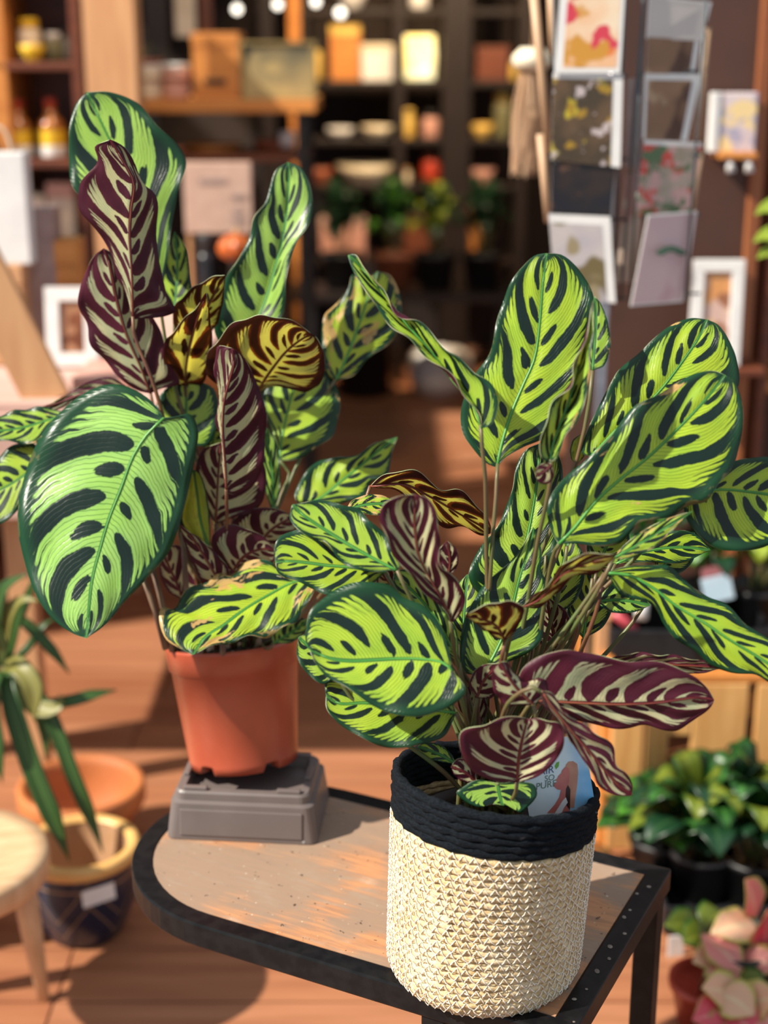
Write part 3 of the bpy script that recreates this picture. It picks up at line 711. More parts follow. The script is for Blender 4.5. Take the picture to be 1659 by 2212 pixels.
RR(21, 'T', (728, 1452), (645, 1376), [(695, 1425), (665, 1395)], [(710, 1400), (680, 1378), (658, 1370)], [(698, 1478), (655, 1444), (641, 1415)], z=-4, tilt=.5, bands=4.5, tint=.3)
RR(22, 'T', (858, 1232), (631, 1090), [(837, 1222), (788, 1196), (742, 1170), (695, 1140), (652, 1110)], [(865, 1222), (845, 1182), (833, 1153), (794, 1122), (775, 1097), (742, 1093), (697, 1079), (658, 1086)],
   [(830, 1234), (788, 1234), (755, 1225), (729, 1205), (713, 1182), (697, 1168), (667, 1160), (638, 1139), (626, 1120)], z=-4, tilt=.55, bands=7, tint=.25, wear=.1)
RR(23, 'T', (832, 1236), (595, 1214), [(755, 1225), (706, 1221), (667, 1216), (625, 1212)], [(795, 1190), (729, 1168), (690, 1150), (645, 1143), (602, 1162), (592, 1192)],
   [(800, 1264), (755, 1284), (710, 1287), (672, 1270), (640, 1255), (602, 1238)], z=-1.5, tilt=.55, bands=7)
RR(24, 'U', (974, 1346), (897, 1068), [(970, 1330), (958, 1300), (936, 1260), (916, 1225), (904, 1195), (898, 1156), (895, 1114)],
   [(955, 1312), (938, 1295), (911, 1277), (885, 1241), (863, 1215), (843, 1182), (831, 1150), (820, 1120), (830, 1089), (863, 1070)],
   [(988, 1335), (1000, 1315), (1006, 1290), (990, 1260), (970, 1241), (954, 1221), (948, 1182), (947, 1137), (941, 1101), (921, 1076)], z=-6, tilt=-.15, bands=7, cup=-1, trans=.38, via=((980, 1400, -5), (990, 1440, -4)))
RR(25, 'U', (968, 1244), (966, 1168), [(972, 1210)], [(952, 1220), (949, 1188)], [(986, 1228), (988, 1190)], z=-2, tilt=-.1, bands=3.5)
RR(26, 'T', (992, 1432), (850, 1242), [(950, 1350), (900, 1285)], [(955, 1405), (900, 1335), (852, 1275)], [(985, 1360), (940, 1290), (893, 1234), (864, 1231)], z=-4, tilt=.4, bands=6, tint=.4)
RR(27, 'U', (800, 1050), (1065, 1150), [(870, 1043), (930, 1070), (1000, 1112)], [(835, 1022), (885, 1017), (930, 1038), (960, 1058), (1005, 1068), (1045, 1108)], [(845, 1058), (895, 1085), (945, 1128), (1000, 1142), (1042, 1154)], z=9, tilt=-1.2, bands=5, trans=.75, red=True)
RR(28, 'T', (745, 1105), (862, 1092), [(780, 1092), (820, 1088)], [(760, 1082), (800, 1068), (840, 1075)], [(780, 1110), (830, 1112)], z=7, tilt=.6, bands=5, wear=.6, tint=0)
RR(29, 'T', (1075, 1692), (1086, 1740), [(1079, 1715)], [(1030, 1685), (1000, 1700), (986, 1712), (1005, 1731), (1035, 1743), (1065, 1737)], [(1110, 1690), (1152, 1694), (1160, 1716), (1145, 1738), (1122, 1755), (1105, 1740)], z=-7.6, tilt=.3, bands=3.5, tint=.6, cup=0)
RR(30, 'T', (986, 1650), (902, 1612), [(950, 1630)], [(972, 1625), (945, 1607), (920, 1604)], [(950, 1645), (915, 1637)], z=-3, tilt=.5, bands=3, tint=.1)
RR(31, 'U', (1032, 1692), (974, 1656), [(1005, 1668)], [(1025, 1655), (1005, 1638), (985, 1642)], [(1008, 1690), (984, 1678)], z=-6, tilt=-.1, bands=3)
RR(32, 'T', (1330, 1218), (1535, 1188), [(1400, 1190), (1470, 1182)], [(1365, 1168), (1430, 1150), (1495, 1150)], [(1400, 1214), (1470, 1216)], z=4, tilt=.4, bands=5, tint=.0)
RR(33, 'T', (1285, 1300), (1405, 1308), [(1330, 1296), (1370, 1300)], [(1310, 1262), (1360, 1262), (1392, 1285)], [(1320, 1322), (1370, 1322)], z=2, tilt=.4, bands=4.5, tint=.5)
RR(34, 'U', (1290, 1442), (1565, 1442), [(1380, 1432), (1480, 1436)], [(1340, 1415), (1400, 1412), (1500, 1424)], [(1360, 1452), (1480, 1458)], z=-3, tilt=-.1, bands=6)
RR(35, 'U', (1030, 1508), (1078, 1432), [(1045, 1470)], [(1012, 1480), (1035, 1440)], [(1065, 1505), (1080, 1470)], z=-5, tilt=-.1, bands=3.5)
RR(36, 'T', (1245, 1005), (1262, 935), [(1250, 970)], [(1232, 985), (1238, 950)], [(1262, 985), (1270, 955)], z=4, tilt=.5, bands=.02, phase=.75, tint=0, trans=.5, label='small new leaf, plain light green')
for k, (b, t, w, s_, zz) in enumerate((((1200, 1330), (1230, 1150), 48, 'T', 6), ((1260, 1380), (1290, 1215), 50, 'T', 7), ((1150, 1380), (1130, 1230), 45, 'U', 6), ((1210, 1420), (1180, 1290), 40, 'U', 4),
        ((940, 1420), (900, 1300), 42, 'U', 2), ((1000, 1400), (1010, 1240), 40, 'T', 4), ((1290, 1230), (1340, 1120), 46, 'T', 6), ((880, 1300), (820, 1230), 34, 'U', 1), ((1040, 1560), (1000, 1480), 30, 'U', -1), ((1420, 1240), (1500, 1150), 40, 'T', 5))):
    bx, by = b; tx, ty = t; d = math.hypot(tx-bx, ty-by); nx, ny = (ty-by)/d*w, -(tx-bx)/d*w
    f = lambda q, s1: (bx+(tx-bx)*q+nx*s1, by+(ty-by)*q+ny*s1)
    RR(40+k, s_, b, t, [f(.5, .05)], [f(.2, .75), f(.5, 1), f(.8, .7)], [f(.2, -.75), f(.5, -1), f(.8, -.7)], z=zz, bands=5.5, tint=.3)
for (x0, y0, zz, x1) in ((1225, 1180, 2, 1110), (1280, 1250, 1, 1130), (1180, 1200, 3, 1100), (1250, 1330, 0, 1120), (1300, 1260, -1, 1140), (1010, 1500, -3, 1050), (1030, 1540, -2, 1060), (1150, 1300, 2, 1090)):
    a = at(x0, y0, YR+zz/100); b = RPB+Vector(((x1-1080)*.0004, zz/100*.6, .141))
    tube('petiole', bez(a, a+Vector((0, 0, -.06)), b+Vector((0, 0, .09)), b, 14), [.0018+.0001*i for i in range(14)], STEM if zz > 0 else STEM_R, RP, 7)

# ------------------------------------------------------------------ woven basket
def rope_mat(name, c1, c2, c3, sc, rough=.8):
    m, nt, bs, out = new_mat(name)
    co = objco(nt); tw = noise(nt, objco(nt, (1, 1, 3.5)), sc, 4, .65); big = noise(nt, co, 22, 3)
    col = mixc(nt, tw.step(.32, .68), c1, c2); col = mixc(nt, big.step(.45, .75)*.6, col, c3)
    nt.links.new(col.k, bs.inputs['Base Color']); bs.inputs['Roughness'].default_value = rough
    bs.inputs['Specular IOR Level'].default_value = .12
    bump(nt, bs, tw, .9, .0016); return m
M_GRASS = rope_mat('dried_seagrass', (.74, .57, .34), (.50, .33, .15), (.80, .68, .47), 150)
M_BAND = rope_mat('black_cotton_rope', (.003, .0045, .007), (.011, .014, .019), (.006, .007, .010), 260, .9)
M_THREAD = mat('white_stitch_thread', (.86, .82, .74), (.70, .62, .50), .7, 120)
BK = thing('woven_basket', 'round woven straw basket with black rope rim on the table', 'basket', (BCX, YR, TZ))
def bring(z, r, th, dr=0, dz=0):
    t = max(0, min(1, (z-TZ)/.213)); cx = .0995+.009*t
    x, y = (r+dr)*math.cos(th), (r+dr)*math.sin(th)
    k = .125*t**1.3
    return Vector((cx+x, YR+y, z+dz-k*x-k*y))
NC, dZ = 24, .0070
coil_z = [TZ+.0045+i*dZ for i in range(NC)]
def rad(z):
    h = z-TZ
    r = .0965+.0038*h/.21
    if h < .022: r -= .013*((.022-h)/.022)**2
    return r-.0042
def coil(name, z, tr_, m, seed, wob=.0005, seg=88):
    g = random.Random(seed); ph = [g.uniform(0, 6.28) for _ in range(4)]; P, R = [], []
    for i in range(seg):
        th = 2*math.pi*i/seg
        w = wob*(math.sin(9*th+ph[0])+.7*math.sin(17*th+ph[1])+.6*math.sin(31*th+ph[2]))
        P.append(bring(z, rad(z), th, w*.7, w*.4)); R.append(tr_*(1+.16*math.sin(23*th+ph[3])+.10*math.sin(41*th+ph[1])))
    bm = bmesh.new(); bm_tube(bm, P, R, 8, True); return finish(name, bm, m, BK, True)
for i, z in enumerate(coil_z): coil('straw_coil', z, .0040, M_GRASS, i)
ztop = coil_z[-1]
for i in range(6):
    coil('rim_coil', ztop+.0082+i*.0069, .0050, M_BAND, 60+i, .0003)
bm = bmesh.new()                                                # lining and bottom, dark sheet added inside the coils to block light
prev = None
for z in [TZ+.003]+[TZ+.02+.02*k for k in range(10)]:
    ring = [bm.verts.new(bring(z, rad(z)-.0012, 2*math.pi*i/64)) for i in range(64)]
    if prev is None: bm.faces.new(ring)
    else:
        for i in range(64): bm.faces.new((prev[i], prev[(i+1) % 64], ring[(i+1) % 64], ring[i]))
    prev = ring
finish('light_block_liner', bm, mat('dark_block_liner', (.035, .03, .026), (.07, .055, .04), .9, 80), BK, True)
bm = bmesh.new()
NS = 58
for i, z in enumerate(coil_z):
    g = random.Random(900+i); P = []; o0 = g.random()
    for k in range(NS):
        th = 2*math.pi*(k+o0+g.uniform(-.12, .12))/NS; d = 2*math.pi/NS
        P += [bring(z-dZ/2, rad(z), th, .0036), bring(z, rad(z), th+d*.22, .0052), bring(z+dZ/2, rad(z), th+d*.45, .0036), bring(z, rad(z), th+d*.75, .0052)]
    bm_tube(bm, P, .00056, 4, True)
st = finish('stitching', bm, M_THREAD, BK, True); st['kind'] = 'stuff'
bm = bmesh.new(); g = random.Random(5)
for k in range(170):                                             # loose straw ends
    z = g.choice(coil_z); th = g.uniform(math.pi*.95, math.pi*2.05)
    p = bring(z, rad(z), th, .0042); t = bring(z, rad(z), th+.05, .0042)-p
    bm_tube(bm, [p, p+t*g.uniform(.3, 1)+Vector((math.cos(th), math.sin(th), g.uniform(-.5, .5)))*g.uniform(.0004, .0016)], [.0006, .0002], 4)
sf = finish('straw_end', bm, M_THREAD, BK); sf['kind'] = 'stuff'

# ------------------------------------------------------------------ printed care card in the basket
def sky_card():
    m, nt, bs, out = new_mat('printed_sky')
    x, y, z = sepxyz(nt, objco(nt)); n = noise(nt, objco(nt), 28, 2)
    f = ((x*14+.25)-(z-.045)*6+(n-.5)*.9).step(.1, .9)
    col = mixc(nt, f, (.80, .90, .97), (.10, .42, .78))
    nt.links.new(col.k, bs.inputs['Base Color']); bs.inputs['Roughness'].default_value = .3; return m
CR = math.radians(9)
cx_ = Vector((math.cos(CR), .10, math.sin(CR))).normalized(); cn = Vector((.05, -1, .22)); cn = (cn-cx_*cn.dot(cx_)).normalized(); cu = cn.cross(cx_)
if cu.z < 0: cu = -cu
CC = at(1205, 1694, 1.266)
card = bpy.data.objects.new('plant_care_card', None); COL.objects.link(card)
Mc = Matrix((cx_, -cn, cu)).transposed().to_4x4(); Mc.translation = CC-cu*.04
card.matrix_world = Mc; tag(card, 'blue printed care card with woman in profile stuck in the woven basket', 'card')
def flat(name, pts, y, th, m):
    bm = bmesh.new()
    a = [bm.verts.new((px, y, pz)) for px, pz in pts]; b = [bm.verts.new((px, y+th, pz)) for px, pz in pts]
    bm.faces.new(a); bm.faces.new(b[::-1])
    for i in range(len(a)):
        j = (i+1) % len(a); bm.faces.new((a[i], b[i], b[j], a[j]))
    bmesh.ops.recalc_face_normals(bm, faces=bm.faces)
    me = bpy.data.meshes.new(name); bm.to_mesh(me); bm.free(); return link(name, me, m, card)
cw, ch = .032, .084
pts = []
for sx, sz, a0 in ((1, 1, 0), (-1, 1, 90), (-1, -1, 180), (1, -1, 270)):
    for i in range(7):
        t = math.radians(a0+15*i); r = .014 if sz > 0 else .003
        pts.append((sx*(cw-r)+r*math.cos(t), ch/2+sz*(ch/2-r)+r*math.sin(t)))
flat('card_sheet', pts, 0, .0006, sky_card())
def cpx(L):                                                      # picture pixels -> card plane
    out = []
    for px, py in L:
        d = Vector(ray(px, py).tolist()); o = Vector((0, 0, EYE)); t = (CC-o).dot(cn)/d.dot(cn); p = Mc.inverted() @ (o+d*t); out.append((p.x, p.z))
    return out
HAIR = mat('print_hair', (.62, .30, .20), (.50, .22, .15), .4, 60); SKIN = mat('print_skin', (.62, .19, .16), (.48, .12, .11), .4, 30)
flat('printed_hair', cpx([(1222, 1652), (1228, 1645), (1238, 1644), (1247, 1650), (1249, 1668), (1247, 1695), (1243, 1722), (1240, 1745), (1229, 1745), (1226, 1720), (1220, 1700), (1224, 1680), (1222, 1665)]), -.0003, .0003, HAIR)
flat('printed_dark_hair', cpx([(1213, 1700), (1224, 1690), (1232, 1705), (1231, 1750), (1218, 1752), (1210, 1730)]), -.0004, .0004, mat('print_dark_hair', (.05, .015, .015), rough=.4))
flat('printed_face', cpx([(1222, 1655), (1214, 1664), (1212, 1670), (1206, 1676), (1204, 1681), (1201, 1684), (1203, 1689), (1197, 1693), (1197, 1699), (1204, 1705), (1212, 1706), (1208, 1722), (1198, 1738), (1182, 1756), (1235, 1756), (1222, 1738), (1221, 1722), (1222, 1704), (1229, 1690), (1230, 1672), (1229, 1660)]), -.0007, .0006, SKIN)
flat('printed_white_top', cpx([(1222, 1722), (1216, 1728), (1207, 1742), (1198, 1756), (1212, 1757), (1218, 1744), (1226, 1733)]), -.0010, .0008, mat('print_white', (.85, .85, .88), rough=.4))
flat('printed_leaf', cpx([(1208, 1645), (1207, 1655), (1201, 1662), (1198, 1655), (1202, 1647)]), -.0004, .0004, mat('print_green', (.15, .45, .05), rough=.4))
def words(txt, px, py, size, m):
    cu_ = bpy.data.curves.new('printed_word', 'FONT'); cu_.body = txt; cu_.size = size; cu_.extrude = .0001; cu_.shear = .2
    tmp = bpy.data.objects.new('tmp', cu_); COL.objects.link(tmp)
    bpy.context.view_layer.update(); dg = bpy.context.evaluated_depsgraph_get()
    me = bpy.data.meshes.new_from_object(tmp.evaluated_get(dg)); bpy.data.objects.remove(tmp)
    (x, z), = cpx([(px, py)])
    me.transform(Matrix.Translation((x, -.0004, z)) @ Matrix.Rotation(math.pi/2, 4, 'X'))
    me.materials.clear(); o = link('printed_word', me, m, card); return o
TXT = mat('print_text_grey_green', (.16, .24, .20), rough=.5)
words('AIR', 1163, 1675, .0100, mat('print_text_blue', (.10, .16, .32), rough=.5)); words('SO', 1176, 1688, .0078, TXT); words('PURE', 1157, 1706, .0088, TXT)

# ------------------------------------------------------------------ goods and furniture further into the shop
ORW = wood('orange_pine', (.60, .24, .055), (.48, .17, .035), (2, 20, 20), 3)
PINE = wood('pale_pine', (.62, .36, .15), (.50, .26, .09), (20, 20, 2), 3)
REDW = wood('red_brown_wood', (.17, .045, .018), (.11, .028, .012), (2, 20, 20), 3)
DARKW = wood('dark_stained_wood', (.016, .007, .0045), (.009, .0045, .003), (12, 12, 2), 3)
TANW = wood('tan_plank', (.60, .33, .16), (.50, .25, .115), (14, 14, 1.5), 3, .6)
BLK = mat('black_metal', (.010, .010, .011), (.018, .018, .02), .5, 30)
WHT = mat('white_card', (.80, .78, .76), (.72, .70, .69), .6, 12)
CRM = mat('cream_card', (.72, .60, .46), (.62, .50, .37), .6, 12)
PNK = mat('pink_paper', (.64, .34, .27), (.56, .28, .22), .6, 12)
def rect(x0, y0, x1, y1, Y):
    a, b = at((x0+x1)/2, y0, Y), at((x0+x1)/2, y1, Y); w = (x1-x0)*mpp((x0+x1)/2, (y0+y1)/2, Y)
    return Vector((a.x, Y, (a.z+b.z)/2)), w, a.z-b.z
def pbox(name, x0, y0, x1, y1, Y, d, m, parent=None, bev=.003, rot=None):
    c, w, h = rect(x0, y0, x1, y1, Y); return box(name, (c.x, Y+d/2, c.z), (w, d, h), m, parent, rot, bev)
def base(x0, x1, y, Y): p = at((x0+x1)/2, y, Y); return p
def bottle(px, ybot, ytop, Y, wpx, body, lab, capm, label, group=None):
    p = at(px, ybot, Y); h = at(px, ytop, Y).z-p.z; r = wpx/2*mpp(px, ybot, Y)
    t = thing('bottle', label, 'bottle', p, 0, group)
    lathe('glass_body', [(0, 0), (r, 0), (r, h*.55), (r*.85, h*.63), (r*.42, h*.72), (r*.40, h*.86), (0, h*.86)], body, t, p, 24)
    lathe('paper_label', [(r*1.015, h*.10), (r*1.02, h*.11), (r*1.02, h*.48), (r*1.015, h*.49)], lab, t, p, 24)
    lathe('paper_label', [(r*1.025, h*.06), (r*1.03, h*.07), (r*1.03, h*.22), (r*1.025, h*.23)], WHT, t, p, 24)
    lathe('cap', [(0, h*.86), (r*.46, h*.86), (r*.46, h*.99), (r*.4, h), (0, h)], capm, t, p, 20)
    return t
def jar(px, ybot, ytop, Y, wpx, body, lid, label, name='jar', cat='jar', group=None):
    p = at(px, ybot, Y); h = at(px, ytop, Y).z-p.z; r = wpx/2*mpp(px, ybot, Y)
    t = thing(name, label, cat, p, 0, group)
    lathe('jar_body', [(0, 0), (r*.9, 0), (r, h*.08), (r, h*.68), (r*.8, h*.78), (0, h*.78)], body, t, p, 24)
    lathe('lid', [(0, h*.78), (r*.86, h*.78), (r*.86, h*.96), (r*.8, h), (0, h)], lid, t, p, 24)
    return t
def bowl(px, ybot, Y, wpx, hpx, m, label, name='bowl', cat='bowl', group=None):
    p = at(px, ybot, Y); k = mpp(px, ybot, Y); r = wpx/2*k; h = hpx*k
    o = lathe(name, [(0, 0), (r*.45, 0), (r*.5, h*.08), (r*.85, h*.55), (r, h), (r*.96, h), (r*.8, h*.58), (r*.4, h*.16), (0, h*.13)], m, None, p, 32)
    return tag(o, label, cat, group)
def plate(px, ybot, Y, wpx, hpx, m, label, group=None):
    p = at(px, ybot, Y); k = mpp(px, ybot, Y); r = wpx/2*k; h = hpx*k
    o = lathe('plate', [(0, 0), (r*.6, 0), (r*.98, h*.7), (r, h), (r*.96, h), (r*.6, h*.4), (0, h*.4)], m, None, p, 32)
    return tag(o, label, 'plate', group)
def carton(px0, y0, px1, y1, Y, d, m, lidm, label, name='box', cat='box', rz=0):
    c, w, h = rect(px0, y0, px1, y1, Y); p = Vector((c.x, Y+d/2, c.z-h/2)); t = thing(name, label, cat, p)
    box('box_body', (c.x, Y+d/2, c.z-h*.10), (w*.97, d*.97, h*.8), m, t)
    box('box_lid', (c.x, Y+d/2, c.z+h*.40), (w, d, h*.2), lidm, t)
    return t
def pic_mat(name, cols, scale=40, thr=.5):
    """printed picture: soft blobs of several colours"""
    if name in MC: return MC[name]
    m, nt, bs, out = new_mat(name); co = objco(nt)
    col = mixc(nt, noise(nt, co, scale*.5, 2).step(.4, .6), cols[0], cols[1])
    for i, c in enumerate(cols[2:]):
        mp = nt.nodes.new('ShaderNodeMapping'); nt.links.new(co.k, mp.inputs[0]); mp.inputs['Location'].default_value = (3.1*i+1, i*1.7, 2.3*i)
        col = mixc(nt, noise(nt, S(nt, mp.outputs[0]), scale*(.8+.3*i), 2).step(thr, thr+.06), col, c)
    nt.links.new(col.k, bs.inputs['Base Color']); bs.inputs['Roughness'].default_value = .35
    MC[name] = m; return m
def frame(x0, y0, x1, y1, Y, fw, m, pm_, label, name='picture_frame', cat='picture frame', lean=0, rz=0, th=.012):
    c, w, h = rect(x0, y0, x1, y1, Y); k = mpp((x0+x1)/2, (y0+y1)/2, Y); f = fw*k
    p = Vector((c.x, Y, c.z-h/2)); t = thing(name, label, cat, p)
    R_ = Matrix.Translation(p) @ Matrix.Rotation(rz, 4, 'Z') @ Matrix.Rotation(-lean, 4, 'X')
    def b(nm, cc, ss, mm):
        bm = bmesh.new(); bm_box(bm, Vector(cc), ss, None, .0015); bmesh.ops.transform(bm, matrix=R_, verts=bm.verts); return finish(nm, bm, mm, t)
    b('frame_bar', (0, 0, f/2), (w, th, f), m); b('frame_bar', (0, 0, h-f/2), (w, th, f), m)
    b('frame_bar', (-w/2+f/2, 0, h/2), (f, th, h-2*f), m); b('frame_bar', (w/2-f/2, 0, h/2), (f, th, h-2*f), m)
    b('picture', (0, th*.25, h/2), (w-2*f, th*.3, h-2*f), pm_)
    return t

# left shelf unit
SY = 4.0
su = thing('shelf_unit', 'tall red-brown shelf unit at the left edge holding yellow labelled bottles', 'shelf', (at(60, 345, SY).x, SY+.15, 0))
pbox('back_board', -160, -60, 172, 560, SY+.27, .02, REDW, su)
cz = at(0, 300, SY)
for px, w, m in ((4, 36, ORW), (172, 22, REDW), (-165, 30, ORW)):
    x = at(px, 250, SY).x; box('upright', (x, SY+.14, .875), (w*mpp(px, 250, SY), .28, 1.75), m, su)
for y in (134, 345, 560, -80):
    pbox('shelf_board', -150, y, 162, y+18, SY, .27, REDW, su)
YEL = mat('yellow_label', (.80, .50, .02), (.70, .42, .02), .5, 20); REDC = mat('red_cap', (.50, .05, .02), rough=.4); AMB = mat('amber_glass', (.35, .12, .03), (.28, .09, .02), .15, 10)
bottle(46, 344, 215, SY+.06, 52, AMB, YEL, REDC, 'amber bottle with yellow label, left of the pair on the shelf', 'yellow labelled bottles')
bottle(116, 344, 212, SY+.06, 58, AMB, YEL, REDC, 'amber bottle with yellow label, right of the pair on the shelf', 'yellow labelled bottles')
jar(68, 132, 40, SY+.08, 48, CRM, YEL, 'cream jar on the top red-brown shelf')
bowl(72, 132, SY+.02, 55, 34, YEL, 'yellow bowl in front of the cream jar on the top shelf')
jar(118, 132, 70, SY+.08, 36, mat('olive_glass', (.20, .18, .09), (.12, .12, .06), .2), WHT, 'small olive jar on the top red-brown shelf')
jar(148, 132, 62, SY+.10, 34, mat('grey_glass', (.30, .28, .20), (.2, .18, .13), .2), BLK, 'grey glass jar beside the shelf upright')
# boxes on the lower shelf
carton(30, 420, 95, 558, SY+.05, .12, mat('salmon_paper', (.60, .26, .14), (.5, .2, .1)), CRM, 'salmon box on the lowest red-brown shelf')
carton(98, 395, 158, 558, SY+.05, .12, CRM, PNK, 'cream box with pink lid on the lowest shelf')
# tan pillar
pil = pbox('trim_1', 172, -120, 280, 900, 3.72, .10, TANW); struct(pil)
c_ = at(226, 300, 3.72); pil.location.z = 0
# high orange display table
TY = 4.35
tbz = at(490, 243, TY).z
ot = thing('display_table', 'high orange wooden display table with black legs behind the tall plant', 'table', (at(480, 300, TY).x, TY+.2, 0))
pbox('table_board', 270, 216, 682, 244, TY, .42, ORW, ot)
for px in (290, 652):
    x = at(px, 300, TY).x
    for yy in (TY+.04, TY+.38): box('leg', (x, yy, tbz/2), (.032, .032, tbz), BLK, ot)
zl = at(480, 345, TY).z
box('lower_shelf', (at(471, 300, TY).x, TY+.21, zl), (.50, .34, .02), REDW, ot)
def on_table(px0, y0, px1, d, m, lidm, label, dy=.03, **k):
    return carton(px0, y0, px1, 217, TY+dy, d, m, lidm, label, **k)
# stack of rolled pink and cream boxes
for i, (px, y0, y1, m, l) in enumerate(((322, 178, 218, CRM, 'lower cream round tin on the orange table'), (382, 178, 218, PNK, 'lower pink round tin on the orange table'),
                                       (322, 138, 178, CRM, 'upper cream round tin stacked on the orange table'), (382, 138, 178, PNK, 'upper pink round tin stacked on the orange table'))):
    p = at(px, y1, TY+.09); h = (y1-y0)*mpp(px, y1, TY)*.99; r = 29*mpp(px, y1, TY)
    t = thing('round_tin', l, 'tin', p, 0, 'round tins on the orange table')
    lathe('tin_body', [(0, 0), (r, 0), (r, h*.75), (0, h*.75)], m, t, p, 28); lathe('lid', [(0, h*.72), (r*1.03, h*.72), (r*1.03, h*.97), (r, h), (0, h)], WHT if i > 1 else m, t, p, 28)
ob = carton(412, 70, 516, 217, TY+.05, .16, ORW, ORW, 'orange wooden crate box with dark handle slot on the table', 'wooden_box')
pbox('slot_shade', 440, 170, 488, 182, TY+.046, .01, DARKW, ob)  # dark slab on the front stands in for shade inside the slot
frame(518, 90, 682, 217, TY+.05, 6, mat('olive_frame', (.30, .22, .08), (.24, .17, .06)), pic_mat('hill_picture', ((.34, .26, .12), (.12, .11, .07), (.025, .03, .022), (.40, .30, .13)), 9), 'wide landscape picture standing on the orange table')
tag(lathe('plush_ball', [(0, 0), (.02, .004), (.032, .022), (.03, .042), (.016, .056), (0, .06)], PNK, None, at(262, 128, 4.1), 20), 'pinkish round ornament by the tan pillar', 'ornament')
box_ = pbox('wall_shelf', 238, 128, 330, 140, 4.05, .2, REDW); tag(box_, 'small red-brown wall ledge beside the tan pillar', 'shelf')
bl = thing('potted_shrub', 'small olive green shrub on the ledge behind the pillar', 'plant', at(250, 216, 4.45))
OLV = plain_leaf('olive_leaf', (.13, .12, .03), (.2, .17, .05), (.1, .09, .02))
for k in range(26):
    g = random.Random(k); p0 = at(250, 216, 4.45)+Vector((0, 0, .02)); d = Vector((g.gauss(0, .05), g.gauss(0, .04), g.uniform(.03, .13)))
    blade('leaf', [p0+d*.4, p0+d*.8+Vector((0, 0, .01)), p0+d*1.1], [.002, .014, .001], (OLV, OLV), bl, Vector((0, -.7, .7)), n=7)
lathe('pot', [(0, 0), (.03, 0), (.04, .05), (.036, .05), (.03, .04), (0, .04)], YEL, bl, at(250, 216, 4.45), 20)
# plates and things on the lower shelf of the orange table
plate(460, 340, TY+.16, 125, 28, ORW, 'wooden plate on the lower shelf, left of the two'); plate(595, 338, TY+.16, 90, 34, mat('rust_clay', (.36, .10, .04), (.28, .07, .03)), 'rust clay plate on the lower shelf, right of the two')
tag(lathe('candle_holder', [(0, 0), (.022, 0), (.024, .04), (.02, .045), (0, .045)], WHT, None, at(622, 318, TY+.1), 20), 'white candle holder on the rust clay plate', 'candle holder')

# left cloth-covered table with goods
CLOTH = mat('pale_pink_cloth', (.62, .40, .34), (.55, .34, .28), .8, 6)
ta = thing('goods_table', 'pale cloth covered goods table behind the tall plant on the left', 'table', (-.86, 3.3, 0))
box('tabletop', (-.86, 3.28, .805), (.98, 1.30, .03), CLOTH, ta); 
for x in (-1.25, -.70):
    for y in (2.70, 3.86): box('leg', (x, y, .395), (.05, .05, .79), TANW, ta)
box('cloth_front', (-.86, 2.622, .70), (.98, .01, .20), CLOTH, ta)
frame(92, 622, 205, 792, 2.92, 30, WHT, pic_mat('brown_photo', ((.20, .07, .035), (.12, .04, .02), (.36, .18, .10)), 30), 'white picture frame with small brown photo on the goods table', lean=.12)
lp = Vector((0, 0, 0))
bm = bmesh.new(); p0, p1 = at(-40, 540, 2.72), at(88, 872, 2.62)
d = (p1-p0); R_ = Matrix.Rotation(-math.atan2(d.x, -d.z), 3, 'Y')
bm_box(bm, (p0+p1)/2, (.085, .02, d.length*1.0), R_, .002); tag(finish('leaning_board', bm, TANW), 'tan wooden board leaning at the left edge by the goods table', 'board')
wb = thing('paper_bag', 'white paper carrier bag standing on a tan box at the left edge', 'bag', at(10, 572, 2.95))
pbox('bag_body', -60, 330, 50, 572, 2.95, .05, WHT, wb)
a_, b_ = at(-30, 332, 2.97), at(25, 332, 2.97)
tube('bag_handle', bez(a_, a_+Vector((0, 0, .07)), b_+Vector((0, 0, .07)), b_, 10), .003, CRM, wb)
carton(-64, 573, 46, 790, 2.94, .12, TANW, TANW, 'tan wooden box under the white paper bag', 'wooden_box')
carton(48, 450, 112, 779, 3.0, .08, mat('mauve_card', (.34, .24, .22), (.28, .19, .18)), mat('mauve_card', (.3, .2, .2)), 'mauve grey box standing on the goods table')
carton(114, 520, 166, 779, 3.0, .08, ORW, ORW, 'slim orange wooden box on the goods table', 'wooden_box')
tag(prism('book', [(0, 0), (.14, 0), (.14, .02), (0, .02)], .19, PNK, None, Matrix.Translation(at(190, 842, 2.72)+Vector((-.03, 0, -.0)))), 'pink book lying flat on the goods table', 'book')
kp = thing('kraft_poster', 'pinkish paper poster board with small print behind the tall plant', 'poster', at(470, 505, 3.75))
pbox('poster_sheet', 395, 350, 542, 505, 3.75, .012, mat('kraft_pink', (.56, .38, .30), (.50, .33, .26)), kp)
for px in (410, 528): x_ = at(px, 505, 3.76).x; z_ = at(px, 500, 3.76).z; box('stand_leg', (x_, 3.765, (z_+.82)/2), (.012, .012, z_-.82), TANW, kp)
for k, (x, y, w) in enumerate(((430, 385, 60), (500, 420, 30), (500, 450, 26), (500, 470, 30))):
    pbox('print_block', x, y, x+w, y+12, 3.748, .003, mat('faded_ink', (.34, .24, .22), rough=.7), kp, .0005)
jar(452, 670, 505, 3.60, 46, mat('black_ceramic', (.012, .012, .016), rough=.3), BLK, 'black ceramic jar behind the tall plant')
pk = thing('pumpkin', 'orange ribbed pumpkin on the goods table behind the tall plant', 'pumpkin', at(510, 565, 3.55))
bm = bmesh.new(); r = .042; pkp = at(510, 565, 3.55)
for i in range(9):
    pass
rings = []
